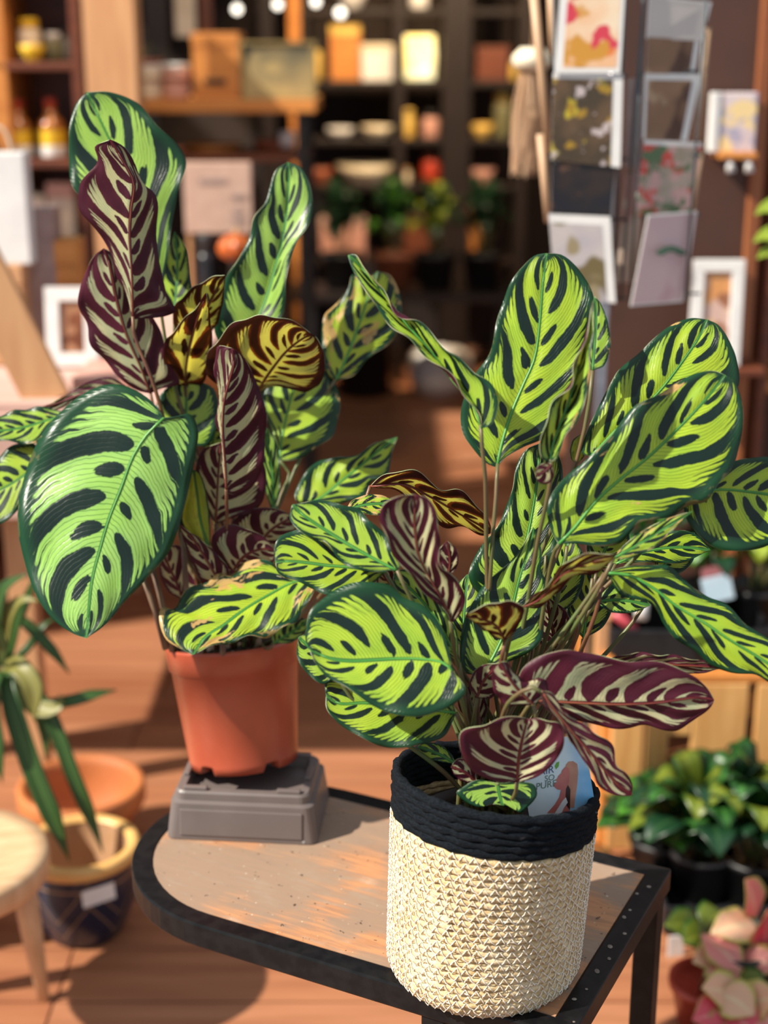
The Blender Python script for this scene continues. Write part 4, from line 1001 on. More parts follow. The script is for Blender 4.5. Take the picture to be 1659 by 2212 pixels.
for j in range(11):
    ph = math.pi*j/10; ring = []
    for i in range(54):
        th = 2*math.pi*i/54; q = r*math.sin(ph)*(1+.07*math.cos(9*th)); ring.append(bm.verts.new(pkp+Vector((q*math.cos(th), q*math.sin(th), r*.78*(1-math.cos(ph))))))
    rings.append(ring)
for a, b in zip(rings, rings[1:]):
    for i in range(54): bm.faces.new((a[i], a[(i+1) % 54], b[(i+1) % 54], b[i]))
finish('pumpkin_body', bm, mat('pumpkin_skin', (.55, .12, .02), (.45, .09, .015), .4), pk, True)
tube('pumpkin_stalk', [pkp+Vector((0, 0, .06)), pkp+Vector((.004, 0, .078))], [.006, .004], PINE, pk)
pedestal = pbox('plinth', 496, 566, 610, 900, 3.5, .3, DARKW); tag(pedestal, 'dark wooden plinth behind the tall plant', 'plinth')
# dark shelving across the back of the shop
BY = 6.5
ds = thing('back_shelving', 'dark stained shelving with many small goods across the back of the shop', 'shelf', (0.05, BY+.2, 0))
for px in (655, 862, 985, 1128):
    w = 62 if px == 985 else 24
    x = at(px, 250, BY).x; box('upright', (x, BY+.15, 1.0), (w*mpp(px, 250, BY), .34, 2.0), DARKW, ds)
xl, xr = at(655, 250, BY).x, at(1128, 250, BY).x
for y in (560, 400, 300, 175, 20):
    z = at(900, y, BY).z; box('shelf_board', ((xl+xr)/2, BY+.16, z-.012), (xr-xl, .3, .024), DARKW, ds)
GOLD = mat('gold_paper', (.80, .55, .14), (.70, .42, .08), .5, 12); CREAMW = mat('glazed_cream', (.85, .76, .58), (.78, .66, .46), .35, 14)  # gold is a plain two-tone colour without emission
LAMP = mat('lit_lamp_shade', (.95, .72, .22), (.98, .85, .50), .6, 9, emit=1.6)
lt = thing('lantern', 'lit yellow paper lantern on the dark back shelving', 'lantern', at(904, 174, BY+.1))
lp_ = at(904, 174, BY+.1); k = mpp(904, 174, BY)
lathe('lamp_shade', [(0, .004), (34*k, .004), (37*k, 48*k), (34*k, 94*k), (0, 94*k)], LAMP, lt, lp_, 24); lathe('lantern_base', [(0, 0), (38*k, 0), (38*k, .006), (0, .006)], BLK, lt, lp_, 24)
goods = [
 ('carton', 780, 96, 850, 174, WHT, CREAMW, 'white patterned box left of the yellow lantern'), ('carton', 712, 50, 778, 174, ORW, GOLD, 'orange and gold box on the upper back shelf'),
 ('jar', 680, 174, 90, 30, GOLD, BLK, 'gold jar at the left end of the upper back shelf'),
 ('bowl', 815, 299, 70, 26, CREAMW, 'cream bowl on the middle back shelf'), ('jar', 880, 299, 236, 30, GOLD, GOLD, 'slim gold jar beside the shelf upright'),
 ('jar', 930, 299, 240, 36, PNK, BLK, 'dusky pink jar on the middle back shelf'), ('bowl', 735, 299, 60, 22, WHT, 'white bowl on the middle back shelf'),
 ('bowl', 790, 399, 125, 44, CREAMW, 'wide cream basin on the lower back shelf'), ('jar', 872, 399, 362, 30, CREAMW, PINE, 'small cream pot with wooden lid on the lower back shelf'),
 ('bowl', 1040, 299, 52, 30, GOLD, 'gold bowl on the right of the middle back shelf'), ('jar', 1085, 299, 200, 40, mat('olive_glass', (.2, .18, .09)), GOLD, 'olive jar on the right of the middle back shelf'),
 ('bowl', 1042, 399, 50, 34, PNK, 'pink clay bowl on the lower back shelf at right'), ('carton', 1030, 100, 1100, 174, REDW, REDW, 'red-brown box on the upper back shelf at right'),
 ('jar', 930, 399, 330, 40, REDC, REDW, 'red lacquer jar on the lower back shelf'), ('carton', 690, 470, 790, 559, PNK, CLOTH, 'pink box on the lowest back shelf'),
 ('jar', 1113, 174, 130, 22, GOLD, GOLD, 'tiny gold jar on the upper back shelf at right'), ('jar', 1015, 559, 440, 46, ORW, ORW, 'tall orange wooden vase on the lowest back shelf'),
 ('bowl', 692, 399, 56, 36, mat('rust_clay', (.36, .1, .04)), 'rust clay bowl on the lower back shelf'), ('carton', 870, 440, 930, 559, REDW, DARKW, 'dark red box on the lowest back shelf'),
 ('jar', 905, 19, -40, 40, WHT, WHT, 'white jar on the top back shelf'), ('bowl', 760, 19, 70, 40, WHT, 'white bowl on the top back shelf')]
for q in goods:
    if q[0] == 'carton': carton(q[1], q[2], q[3], q[4], BY+.06, .16, q[5], q[6], q[7])
    elif q[0] == 'jar': jar(q[1], q[2], q[3], BY+.10, q[4], q[5], q[6], q[7])
    else: bowl(q[1], q[2], BY+.08, q[3], q[4], q[5], q[6])
# hanging lamps seen as small bright discs
for i, (px, py, Y, r, l) in enumerate(((512, 20, 5.4, 9, 'small round hanging lamp above the orange table, leftmost'), (600, 10, 5.4, 9, 'small round hanging lamp, second from left above the table'),
                                       (682, 4, 5.4, 9, 'small round hanging lamp nearest the back shelving'), (735, 28, 5.6, 10, 'bright hanging lamp beside the back shelving upright'))):
    p = at(px, py, Y); k = r*mpp(px, py, Y); t = thing('hanging_lamp', l, 'lamp', p, 0, 'hanging lamps at the back')
    lathe('bulb', [(0, -k)]+[(k*math.sin(a), -k*math.cos(a)) for a in [math.pi*j/10 for j in range(1, 10)]]+[(0, k)], mat('lit_bulb', (1, .92, .78), rough=.5, emit=4), t, p, 20)
    tube('cord', [p+Vector((0, 0, k)), Vector((p.x, p.y, 2.85))], .003, BLK, t)
for x, w, l in ((632, 24, 'orange wooden post behind the table'), (570, 30, 'dark post behind the orange table')):
    t = pbox('wooden_post', x-w/2, -120, x+w/2, 700, 6.2, .06, ORW if x == 632 else DARKW); tag(t, l, 'post')
for i, (px, w, m) in enumerate(((330, 50, DARKW), (395, 44, CRM), (440, 26, REDW))):
    t = pbox('hanging_cloth', px-w/2, -90, px+w/2, 80 if i == 1 else 150, 5.2, .02, m); tag(t, ('dark cloth', 'cream cloth', 'red-brown cloth')[i]+' hanging behind the orange table', 'cloth')
# counter bench with plants far back
GRN = plain_leaf('mid_green_leaf', (.06, .22, .02), (.15, .40, .05), (.04, .14, .02)); LIM = plain_leaf('lime_leaf', (.32, .42, .04), (.42, .5, .08), (.22, .32, .03)); DGR = plain_leaf('deep_green_leaf', (.012, .05, .02), (.03, .09, .03), (.01, .04, .015))
M_BPOT = mat('black_plastic_pot', (.008, .008, .010), (.014, .014, .016), .45)
def pot_plant(name, label, p, ph, pr, potm, leaves, lm, spread, height, lw, seed, group=None, up=.75, n=9):
    t = thing(name, label, 'plant', p, 0, group); g = random.Random(seed)
    lathe('pot', [(0, 0), (pr*.75, 0), (pr*.95, ph*.88), (pr, ph*.88), (pr, ph), (pr*.92, ph), (pr*.88, ph*.85), (0, ph*.85)], potm, t, p, 28)
    for k in range(leaves):
        th = 2*math.pi*(k*.381966)+g.uniform(-.3, .3); q = (.35+.65*(k+1)/leaves)
        o = Vector((math.cos(th), math.sin(th), 0)); z0 = ph*.86
        e = o*spread*q*g.uniform(.8, 1.1)+Vector((0, 0, z0+height*(1.1-q*up)*g.uniform(.75, 1.1)))
        a = p+o*pr*.2+Vector((0, 0, z0)); b = p+e*1.0; mid = a.lerp(b, .55)+Vector((0, 0, height*.16))
        s_ = a.lerp(mid, .62)
        lf = blade('leaf', [s_, mid, b, b+o*spread*.18-Vector((0, 0, height*.1))], [.001, lw*.9, lw, .0006], (lm[k % len(lm)],)*2, t, Vector((0, 0, 1))+o*.1, n=n)
        tube('petiole', [a, a.lerp(s_, .5)+Vector((0, 0, .005)), s_], .0016, STEM, lf, 5)
    return t
bench = thing('low_bench', 'low dark bench with potted plants at the back of the floor', 'bench', (.03, 5.9, 0))
box('bench_board', (.03, 5.9, .50), (1.0, .34, .03), DARKW, bench)
for x in (-.42, .48): box('leg', (x, 5.9, .24), (.05, .3, .48), DARKW, bench)
for i, (px, l, m) in enumerate(((850, 'bright green leafy plant in the middle of the low bench', GRN), (940, 'lime leaved plant right of the bright green one on the bench', LIM), (740, 'dark green plant at the left of the low bench', DGR), (1040, 'deep green plant at the right end of the low bench', DGR))):
    pp = at(px, 700, 5.9); pot_plant('potted_plant', l, Vector((pp.x, 5.9, .516)), .14, .085, M_BPOT if i else mat('pot_clay2', (.36, .12, .06)), 16, (m, DGR), .12, .40, .030, 40+i, 'plants on the low bench')
bp = onz(787, 862, 0); t = lathe('floor_planter', [(0, 0), (.11, 0), (.13, .26), (.14, .26), (.14, .29), (.125, .29), (.12, .25), (0, .25)], M_BPOT, None, (bp.x, bp.y+.1, 0), 32); tag(t, 'large empty black planter standing on the floor at the back', 'pot')
bp = onz(955, 872, 0); t = lathe('white_planter', [(0, 0), (.10, 0), (.14, .08), (.13, .17), (.10, .19), (.09, .18), (.11, .12), (0, .1)], WHT, None, (bp.x, bp.y+.2, 0), 32); tag(t, 'round white ceramic planter on the floor at the back', 'pot')
pp = onz(1000, 930, 0)
pot_plant('potted_plant', 'dark leaved floor plant behind the tallest upright leaf', Vector((pp.x+.75, pp.y-.6, 0)), .22, .14, M_BPOT, 18, (DGR, GRN), .30, .6, .05, 77)
# raffia tassel with cream cap
rt = thing('raffia_tassel', 'long beige raffia tassel with cream cap hanging left of the card rack', 'tassel', at(1145, 380, 2.75))
RAF = mat('raffia', (.66, .44, .28), (.54, .33, .19), .8, 90, (1, 1, .1))
pt = at(1148, 135, 2.75)
lathe('cap', [(0, .012), (.020, .014), (.034, 0), (.036, -.010), (.028, -.024), (0, -.026)], CREAMW, rt, pt+Vector((0, 0, .012)), 24)
bm = bmesh.new()
for k in range(130):
    g = random.Random(k+5); a = g.uniform(0, 6.28); q = .027*math.sqrt(g.random()); o = Vector((q*math.cos(a), q*math.sin(a), 0)); L = g.uniform(.14, .20)
    bm_tube(bm, [pt+o*.6, pt+o*1.25-Vector((0, 0, L*.5)), pt+o*1.0+Vector((-.008, 0, -L))], .0013, 4)
x = finish('raffia_strand', bm, RAF, rt); x['kind'] = 'stuff'
tube('hanging_loop', [pt+Vector((0, 0, .02)), Vector((pt.x, pt.y, 2.0))], .0015, RAF, rt)
# brown display panel and right-hand shelf
BRW = mat('brown_painted_panel', (.075, .030, .019), (.060, .024, .015), .6, 5)
PY = 2.95
dp = thing('room_divider', 'dark brown upright partition behind the card rack', 'divider', (at(1430, 500, PY).x, PY, 0))
xl, xr = at(1240, 500, PY).x, at(1612, 500, PY).x
box('panel_board', ((xl+xr)/2, PY+.015, .90), (xr-xl, .03, 1.8), BRW, dp)
box('edge_trim', (xr+.010, PY+.012, .90), (.026, .05, 1.8), wood('rust_trim', (.36, .12, .04), (.28, .085, .028), (14, 14, 2), 3), dp)
rs = thing('wall_rack', 'rust coloured shelf bay at the right edge behind the striped plants', 'shelf', (at(1700, 500, PY).x, PY+.1, 0))
box('side_board', (xr+.055, PY+.15, .90), (.02, .3, 1.8), REDW, rs); box('rear_board', (xr+.30, PY+.30, .90), (.5, .02, 1.8), BRW, rs)
for y in (10, 350, 840): z = at(1640, y, PY).z; box('shelf_board', (xr+.29, PY+.15, z), (.46, .28, .02), ORW, rs)
bk = thing('notebook_set', 'pale patterned notebooks hung on the brown panel at right', 'notebook', at(1590, 370, PY-.06))
pbox('notebook_cover', 1548, 200, 1640, 330, PY-.05, .03, pic_mat('notebook_print', ((.66, .55, .56), (.60, .48, .50), (.80, .60, .30), (.40, .36, .46)), 24), bk)
pbox('notebook_spine', 1542, 200, 1560, 330, PY-.054, .036, WHT, bk)
pbox('holder_tray', 1555, 330, 1638, 345, PY-.07, .07, ORW, bk)
for px in (1575, 1615): tube('white_tassel', [at(px, 345, PY-.06), at(px+4, 372, PY-.06)], [.006, .009], WHT, bk)
z_ = at(1556, 792, PY-.10).z; box('ledge', (at(1540, 792, PY-.08).x, PY-.06, z_-.009), (.19, .12, .016), REDW, dp)
frame(1500, 562, 1612, 790, PY-.10, 26, WHT, pic_mat('warm_photo', ((.62, .28, .10), (.75, .60, .35), (.30, .12, .06), (.60, .40, .34)), 20), 'tall white picture frame leaning on the brown panel', lean=.05)
for i, (px, py) in enumerate(((1652, 450), (1648, 510), (1656, 545))):
    p = at(px, py, 2.6); o = thing('hanging_leaf', ('upper', 'middle', 'lower')[i]+' yellow green leaf at the right edge beside the brown panel', 'leaf', p)
    blade('leaf_blade', [p+Vector((.05, 0, .01)), p, p+Vector((-.018, -.01, -.01))], [.004, .016, .001], (LIM, LIM), o, Vector((0, -.8, .6)))
    tube('stalk', [p+Vector((.05, 0, .01)), p+Vector((.16, .03, .05))], .0015, STEM, o, 5)

# ------------------------------------------------------------------ greeting card rack
CY = 2.30
STEEL = mat('brushed_steel', (.50, .48, .50), (.40, .38, .40), .28, 30, metal=1.0)
WIRE = mat('grey_wire', (.10, .11, .12), (.07, .075, .08), .4, 30, metal=.5)
rk = thing('card_rack', 'revolving wire greeting card rack on steel pole behind the right plant', 'rack', (at(1310, 700, CY+.1).x, CY+.1, 0))
polex = at(1297, 800, CY+.1).x
tube('pole', [(polex, CY+.1, .02), (polex, CY+.1, 1.72)], .0105, STEEL, rk, 16)
lathe('foot_plate', [(0, 0), (.065, 0), (.065, .02), (.02, .03), (0, .03)], STEEL, rk, (polex, CY+.1, 0), 32)
def wire(pts, r=.0022): tube('wire', [at(x, y, Y) for x, y, Y in pts], r, WIRE, rk, 6)
for x0, x1 in ((1195, 1210), (1352, 1325), (1395, 1340), (1530, 1480)):
    wire([(x0, -60, CY+.02), (x1, 650, CY+.02)])
for y in (160, 340, 470, 640):
    wire([(1195, y, CY+.02), (1355, y+4, CY+.025)]); wire([(1385, y, CY+.03), (1512, y-6, CY+.05)]); wire([(1300, y, CY+.1), (1275, y, CY+.02)])
for x in (1352, 1392): wire([(x, -60, CY+.015), (x-30, 660, CY+.015)], .0022)
WOODST = wood('pale_dowel', (.56, .36, .22), (.46, .28, .16), (10, 10, 2), 3)
for (a, b) in (((1150, -40), (1188, 330)), ((1190, -40), (1196, 120)), ((1168, 290), (1186, 480))):
    tube('side_slat', [at(a[0], a[1], CY+.03), at(b[0], b[1], CY+.03)], .007, WOODST, rk, 8)
for (a, b) in (((1528, 60), (1505, 300)), ((1512, 330), (1488, 480))): tube('side_slat', [at(a[0], a[1], CY+.06), at(b[0], b[1], CY+.06)], .006, WOODST, rk, 8)
def card_(quad, Y, pm_, border, label, bm_=(0, 0, 0, 0)):
    """quad: TL,TR,BR,BL pixels; Y per corner; the print sits proud of the white card"""
    P = [at(x, y, yy) for (x, y), yy in zip(quad, Y)]
    o = thing('greeting_card', label, 'card', (P[2]+P[3])/2, 0, 'cards on the wire rack')
    n = (P[1]-P[0]).cross(P[3]-P[0]).normalized()
    if n.y > 0: n = -n
    def slab(nm, Q, th, m, off):
        bm = bmesh.new(); a = [bm.verts.new(p+n*off) for p in Q]; b = [bm.verts.new(p+n*(off-th)) for p in Q]
        bm.faces.new(a); bm.faces.new(b[::-1])
        for i in range(4): j = (i+1) % 4; bm.faces.new((a[i], b[i], b[j], a[j]))
        return finish(nm, bm, m, o)
    slab('card_sheet', P, .0015, WHT, 0)
    l, r, t, b = border
    def bl_(u, v): return (P[0]*(1-u)+P[1]*u)*(1-v)+(P[3]*(1-u)+P[2]*u)*v
    slab('card_print', [bl_(l, t), bl_(1-r, t), bl_(1-r, 1-b), bl_(l, 1-b)], .0004, pm_, .0003)
    return o
FLW = pic_mat('flower_print', ((.80, .46, .26), (.82, .66, .48), (.72, .20, .05), (.60, .28, .04), (.62, .05, .08)), 18, .55)
YLW = pic_mat('yellow_flower_print', ((.06, .04, .022), (.12, .07, .035), (.50, .40, .03), (.34, .20, .02), (.50, .42, .42)), 30, .60)
DRK = pic_mat('dark_print', ((.012, .010, .014), (.03, .018, .014), (.10, .05, .03)), 30, .6)
BRN = pic_mat('brown_print', ((.22, .11, .055), (.34, .19, .10), (.09, .035, .018), (.42, .27, .16)), 14, .58)
LND = pic_mat('misty_landscape_print', ((.42, .38, .42), (.54, .48, .46), (.16, .12, .05), (.30, .24, .14)), 16, .54)
PKP = pic_mat('pink_print', ((.64, .46, .46), (.60, .42, .44), (.56, .36, .38)), 14, .6)
MIX = pic_mat('bouquet_print', ((.36, .30, .22), (.46, .36, .30), (.60, .07, .05), (.10, .16, .07), (.58, .34, .32)), 34, .53)
card_([(1212, -40), (1352, -40), (1340, 158), (1198, 158)], [CY]*4, FLW, (.12, .06, .06, .06), 'greeting card with orange and red flowers, top left of the rack')
card_([(1195, 158), (1346, 160), (1340, 362), (1190, 345)], [CY+.004]*4, YLW, (.0, .14, .06, .0), 'greeting card with yellow flowers on dark ground, left of the rack')
card_([(1192, 350), (1330, 355), (1318, 470), (1190, 462)], [CY+.008]*4, DRK, (.0, .0, .0, .0), 'nearly black greeting card above the misty landscape card')
card_([(1185, 462), (1318, 468), (1330, 655), (1200, 640)], [CY-.005]*4, LND, (.0, .14, .10, .0), 'greeting card with misty landscape at bottom left of the rack')
card_([(1402, -10), (1538, 5), (1516, 88), (1396, 84)], [CY+.02, CY+.05, CY+.05, CY+.02], pic_mat('plain_grey_print', ((.60, .54, .50), (.54, .47, .44)), 10), (.02, .04, .04, .0), 'plain pale greeting card at top right of the rack')
card_([(1400, 80), (1512, 86), (1500, 162), (1395, 158)], [CY+.02, CY+.05, CY+.05, CY+.02], BRN, (.0, .1, .0, .0), 'brown greeting card under the plain pale one')
card_([(1393, 158), (1515, 160), (1484, 304), (1388, 300)], [CY+.022, CY+.05, CY+.05, CY+.022], BRN, (.06, .14, .10, .0), 'brown greeting card with white border in the middle of the right column')
card_([(1392, 302), (1516, 308), (1492, 470), (1370, 466)], [CY+.02, CY+.05, CY+.05, CY+.02], MIX, (.0, .0, .06, .0), 'greeting card with red and pink bouquet in the right column')
PINKC = card_([(1400, 464), (1506, 456), (1476, 652), (1362, 662)], [CY+.0, CY+.03, CY+.03, CY+.0], PKP, (.02, .02, .02, .02), 'pale pink greeting card at bottom right of the rack')
gm = mat('print_dark_green', (.03, .08, .05), rough=.5)
for q in range(5):
    c_ = at(1428+q*11, 545-8*math.sin(q*.8), CY-.006+.0044*q)
    bm = bmesh.new(); bm_lathe(bm, [(0, .0006), (.008, .0003), (0, 0)], 10); bmesh.ops.transform(bm, matrix=Matrix.Translation(c_) @ Matrix.Rotation(math.pi/2, 4, 'X') @ Matrix.Diagonal((1, .6, 1, 1)), verts=bm.verts); finish('printed_foliage', bm, gm, PINKC)

card_([(1352, 380), (1392, 372), (1372, 610), (1330, 612)], [CY+.03]*4, pic_mat('cream_print', ((.62, .46, .36), (.68, .56, .46), (.56, .28, .24)), 18), (.0, .0, .0, .0), 'narrow cream greeting card between the two rack columns')
card_([(1356, 170), (1388, 168), (1384, 360), (1350, 362)], [CY+.035]*4, pic_mat('mauve_print', ((.34, .24, .22), (.42, .31, .28)), 14), (.0, .0, .0, .0), 'narrow mauve greeting card between the two rack columns')

# ------------------------------------------------------------------ floor things at the left
TER = mat('terracotta_clay', (.50, .16, .045), (.42, .125, .035), .65, 12)
p = at(175, 1690, 2.46); rr = .117; pb_ = Vector((p.x, 2.46, 0)); hh = p.z
tp_ = lathe('clay_pot', [(0, .006), (rr*.62, 0), (rr*.66, .004), (rr*.86, hh*.72), (rr*.98, hh*.72), (rr, hh*.76), (rr, hh*.97), (rr*.97, hh), (rr*.88, hh), (rr*.84, hh*.9), (rr*.80, hh*.7), (rr*.6, .012), (0, .012)], TER, None, pb_, 56)
tag(tp_, 'empty terracotta clay pot on the floor behind the navy pot', 'pot')
p = at(172, 1818, 2.20); R0 = .096; H0 = p.z
nv = thing('navy_pot', 'navy glazed pot with cream rim and zigzag lines beside the wooden stool', 'pot', (p.x, 2.20, 0))
def navy():
    m, nt, bs, out = new_mat('navy_glaze')
    x, y, z = sepxyz(nt, objco(nt))
    at2 = x._m('ARCTAN2', y, x)
    zz = (((at2*.7958).fract()-.5).abs()*2)*.075+.022          # zigzag height
    d = (z-zz).abs(); zz2 = zz+.040
    l = (1-d.step(.0012, .0028)).max(1-(z-zz2).abs().step(.0010, .0024)).max(1-(z-.124).abs().step(.001, .002))
    col = mixc(nt, l*.8, (.010, .014, .035), (.32, .18, .09))
    nt.links.new(col.k, bs.inputs['Base Color']); bs.inputs['Roughness'].default_value = .3; return m
c0 = Vector((p.x, 2.20, 0))
o = lathe('glazed_body', [(0, 0), (R0*.62, 0), (R0*.70, H0*.06), (R0*.92, H0*.38), (R0*.97, H0*.60), (R0*.93, H0*.86)], navy(), nv, c0, 64)
CREAMR = mat('cream_rim_glaze', (.72, .42, .14), (.66, .36, .11), .4, 20); INN = mat('bare_clay_inside', (.48, .28, .15), (.40, .22, .11), .8, 14)
lathe('rim', [(R0*.93, H0*.85), (R0*1.0, H0*.87), (R0*1.04, H0*.92), (R0*1.03, H0*.98), (R0*.98, H0), (R0*.86, H0), (R0*.82, H0*.96)], CREAMR, nv, c0, 64)
lathe('inside', [(R0*.83, H0*.97), (R0*.84, H0*.6), (R0*.6, H0*.1), (0, H0*.08)], INN, nv, c0, 48)
th = math.radians(-62); tg = c0+Vector((R0*.985*math.cos(th), R0*.985*math.sin(th), H0*.70))
box('price_tag', tg, (.055, .0012, .030), WHT, nv, (Matrix.Rotation(th+math.pi/2, 3, 'Z') @ Matrix.Rotation(math.radians(-4), 3, 'Y')), .0004)
# three-legged stool
STW = wood('pale_stool_wood', (.66, .44, .26), (.54, .32, .17), (3, 18, 3), 4, .5)
sc_ = Vector((-.638, 1.93, 0)); SH = onz(125, 1830, 0).z
SZ = at(0, 1845, 1.93).z; SR = .142
sl = thing('wooden_stool', 'small round pale wooden stool at the left edge', 'stool', sc_)
lathe('seat', [(0, SZ-.046), (SR*.93, SZ-.046), (SR*.99, SZ-.036), (SR, SZ-.010), (SR*.97, SZ), (SR*.80, SZ-.003), (SR*.5, SZ-.010), (0, SZ-.012)], STW, sl, sc_, 64)
ft = onz(95, 2160, 0)
for k in range(3):
    a = math.radians(30+120*k)
    if k == 0: top, bot = Vector((ft.x-.022, ft.y+.0, SZ-.045)), Vector((ft.x, ft.y, 0))
    else:
        d = Vector((math.cos(math.radians(20+120*k)), math.sin(math.radians(20+120*k)), 0)); top = sc_+d*.085+Vector((0, 0, SZ-.045)); bot = sc_+d*.115
    tube('leg', [top, top.lerp(bot, .5), bot], [.021, .017, .009], STW, sl, 14)
# strappy plant
STG = plain_leaf('strap_green', (.045, .11, .025), (.10, .20, .05), (.03, .075, .02), .4); STY = plain_leaf('strap_yellow', (.26, .24, .06), (.32, .30, .10), (.16, .16, .04), .45)
sy = 2.16; cb = at(10, 1480, sy)
spz = Vector((cb.x-.15, sy+.02, 0))
spn = thing('strap_leaf_plant', 'strappy dark green plant with drooping pointed leaves at the left edge', 'plant', spz)
lathe('pot', [(0, 0), (.065, 0), (.085, .15), (.09, .15), (.09, .17), (.08, .17), (.076, .14), (0, .14)], M_BPOT, spn, spz, 32)
hub = at(15, 1440, sy)
tube('cane', [spz+Vector((0, 0, .13)), (spz+Vector((0, 0, .13))).lerp(hub, .5), hub], [.013, .012, .009], mat('cane_brown', (.16, .11, .05), (.10, .07, .03), .7, 50), spn, 10)
def strap(pts, w, m, dz=0):
    P = [at(x, y, sy+z/100) for x, y, z in pts]; k = len(P)
    blade('leaf', P, [w*.6]+[w]*(k-2)+[.0006], (m, m), spn, Vector((0, -.75, .66)), .25, n=18)
for pts, w, m in (
    ([(15, 1440, 0), (20, 1500, -4), (70, 1660, -8), (120, 1780, -10), (150, 1860, -11)], .016, STG),
    ([(40, 1450, 0), (100, 1530, -3), (160, 1680, -6), (205, 1790, -7), (222, 1842, -8)], .012, STG),
    ([(20, 1470, 0), (80, 1520, -2), (150, 1515, -3), (205, 1500, -2), (252, 1490, 0)], .010, STG),
    ([(40, 1480, -1), (80, 1530, -4), (130, 1525, -5), (128, 1500, -4)], .014, STY),
    ([(10, 1430, 0), (40, 1340, 1), (80, 1370, 1), (125, 1420, 0), (150, 1456, 0)], .009, STG),
    ([(15, 1440, 0), (60, 1400, 2), (95, 1350, 3), (120, 1335, 4)], .007, STG),
    ([(15, 1440, 0), (30, 1360, 0), (60, 1290, -2), (75, 1240, -2)], .011, STG),
    ([(5, 1440, 0), (-10, 1350, -2), (10, 1270, -4), (60, 1238, -6)], .013, STG),
    ([(0, 1430, 0), (20, 1330, -3), (50, 1295, -5), (88, 1300, -6)], .012, STY),
    ([(10, 1440, -2), (40, 1440, -6), (70, 1480, -8), (75, 1560, -9)], .016, STY),
    ([(0, 1450, -2), (-20, 1500, -6), (-10, 1600, -9), (5, 1690, -10)], .014, STG),
    ([(20, 1450, 2), (70, 1480, 3), (95, 1560, 3), (100, 1640, 2)], .012, STG),
    ([(5, 1440, 1), (-40, 1380, 2), (-80, 1340, 0)], .013, STG),
    ([(10, 1440, -3), (0, 1380, -8), (-20, 1300, -9)], .012, STG)):
    strap(pts, w, m)

# ------------------------------------------------------------------ crate and plants at the right
K1 = wood('crate_slat_pine', (.66, .36, .13), (.55, .27, .085), (18, 18, 2), 3, .55); K2 = wood('crate_orange_board', (.62, .24, .055), (.50, .17, .035), (14, 14, 2), 3, .5)
KY = 2.46
kx0 = onz(1305, 1830, 0).x; kz = at(1500, 1478, KY).z
kx1 = kx0+.62
cr = thing('slatted_crate', 'pale slatted wooden crate behind the woven basket carrying potted plants', 'crate', ((kx0+kx1)/2, KY+.2, 0))
def slatpx(x0, x1, m=K1, y0=0, y1=None):
    a, b = at(x0, 1650, KY).x, at(x1, 1650, KY).x
    y1 = kz if y1 is None else y1
    box('slat', ((a+b)/2, KY+.010, (y0+y1)/2), (b-a, .02, y1-y0), m, cr)
for x0, x1 in ((1318, 1388), (1392, 1440), (1490, 1606), (1624, 1740), (1752, 1860)): slatpx(x0, x1)
slatpx(1440, 1490, K1, at(1460, 1590, KY).z, kz); slatpx(1440, 1490, K1, 0, at(1460, 1770, KY).z)
for zz in (.03, kz-.05): box('cross_rail', ((kx0+kx1)/2, KY+.030, zz), (kx1-kx0, .02, .05), K1, cr)
for i in range(4): box('side_slat', (kx0-.004, KY+.06+i*.105, kz/2+.02), (.018, .095, kz+.04 if i == 0 else kz), K2, cr)
for i in range(4): box('end_slat', (kx1, KY+.06+i*.105, kz/2), (.018, .095, kz), K2, cr)
for i in range(4): box('top_board', ((kx0+kx1)/2, KY+.05+i*.103, kz+.010), (kx1-kx0+.02, .098, .018), K2, cr)
px_ = at(1284, 1440, 2.53).x
po = thing('corner_post', 'upright pale wooden post beside the crate behind the right plant', 'post', (px_, 2.53, 0))
zt_ = at(1284, 1335, 2.53).z; box('post_body', (px_+.012, 2.53, zt_/2), (.024, .024, zt_), TANW, po); box('post_cap', (px_+.012, 2.53, zt_+.003), (.03, .03, .006), TANW, po)
tpx = thing('pot_tray', 'black plastic nursery tray standing on the slatted crate', 'tray', (at(1420, 1420, KY+.12).x, KY+.12, kz+.02))
a, b = at(1318, 1400, KY+.05).x, at(1660, 1400, KY+.05).x
box('tray_floor', ((a+b)/2, KY+.17, kz+.024), (b-a, .26, .008), M_BPOT, tpx)
for yy in (KY+.04, KY+.30): box('tray_side', ((a+b)/2, yy, kz+.055), (b-a, .008, .07), M_BPOT, tpx)
for xx in (a, b): box('tray_side', (xx, KY+.17, kz+.055), (.008, .26, .07), M_BPOT, tpx)
for i, (px, l) in enumerate(((1400, 'dark leafy plant at the left of the black nursery tray'), (1520, 'dark leafy plant with blue label in the black nursery tray'), (1630, 'green leafy plant at the right of the black nursery tray'))):
    x = at(px, 1330, KY+.17).x
    q = pot_plant('potted_plant', l, Vector((x, KY+.17, kz+.029)), .10, .055, M_BPOT, 12, (DGR, GRN) if i < 2 else (GRN, LIM), .085, .24, .024, 120+i, 'plants in the nursery tray')
    if i == 1:
        box('blue_label', at(1550, 1272, KY+.10), (.055, .002, .05), mat('pale_blue_label', (.50, .66, .78), (.6, .74, .84), .4, 12), q, Matrix.Rotation(math.radians(-14), 3, 'Y'), .0005)
        box('pink_label', at(1545, 1238, KY+.11), (.05, .002, .025), mat('dusky_label', (.42, .16, .17), (.35, .12, .13), .5, 12), q, Matrix.Rotation(math.radians(-10), 3, 'Y'), .0005)
    if i == 0:
        tube('red_tag', [at(1325, 1322, KY+.06), at(1372, 1362, KY+.05)], .010, mat('red_tag_plastic', (.48, .06, .08), rough=.4), q, 8); lathe('white_tag', [(0, 0), (.012, 0), (.012, .03), (0, .03)], WHT, q, at(1385, 1335, KY+.05), 12)
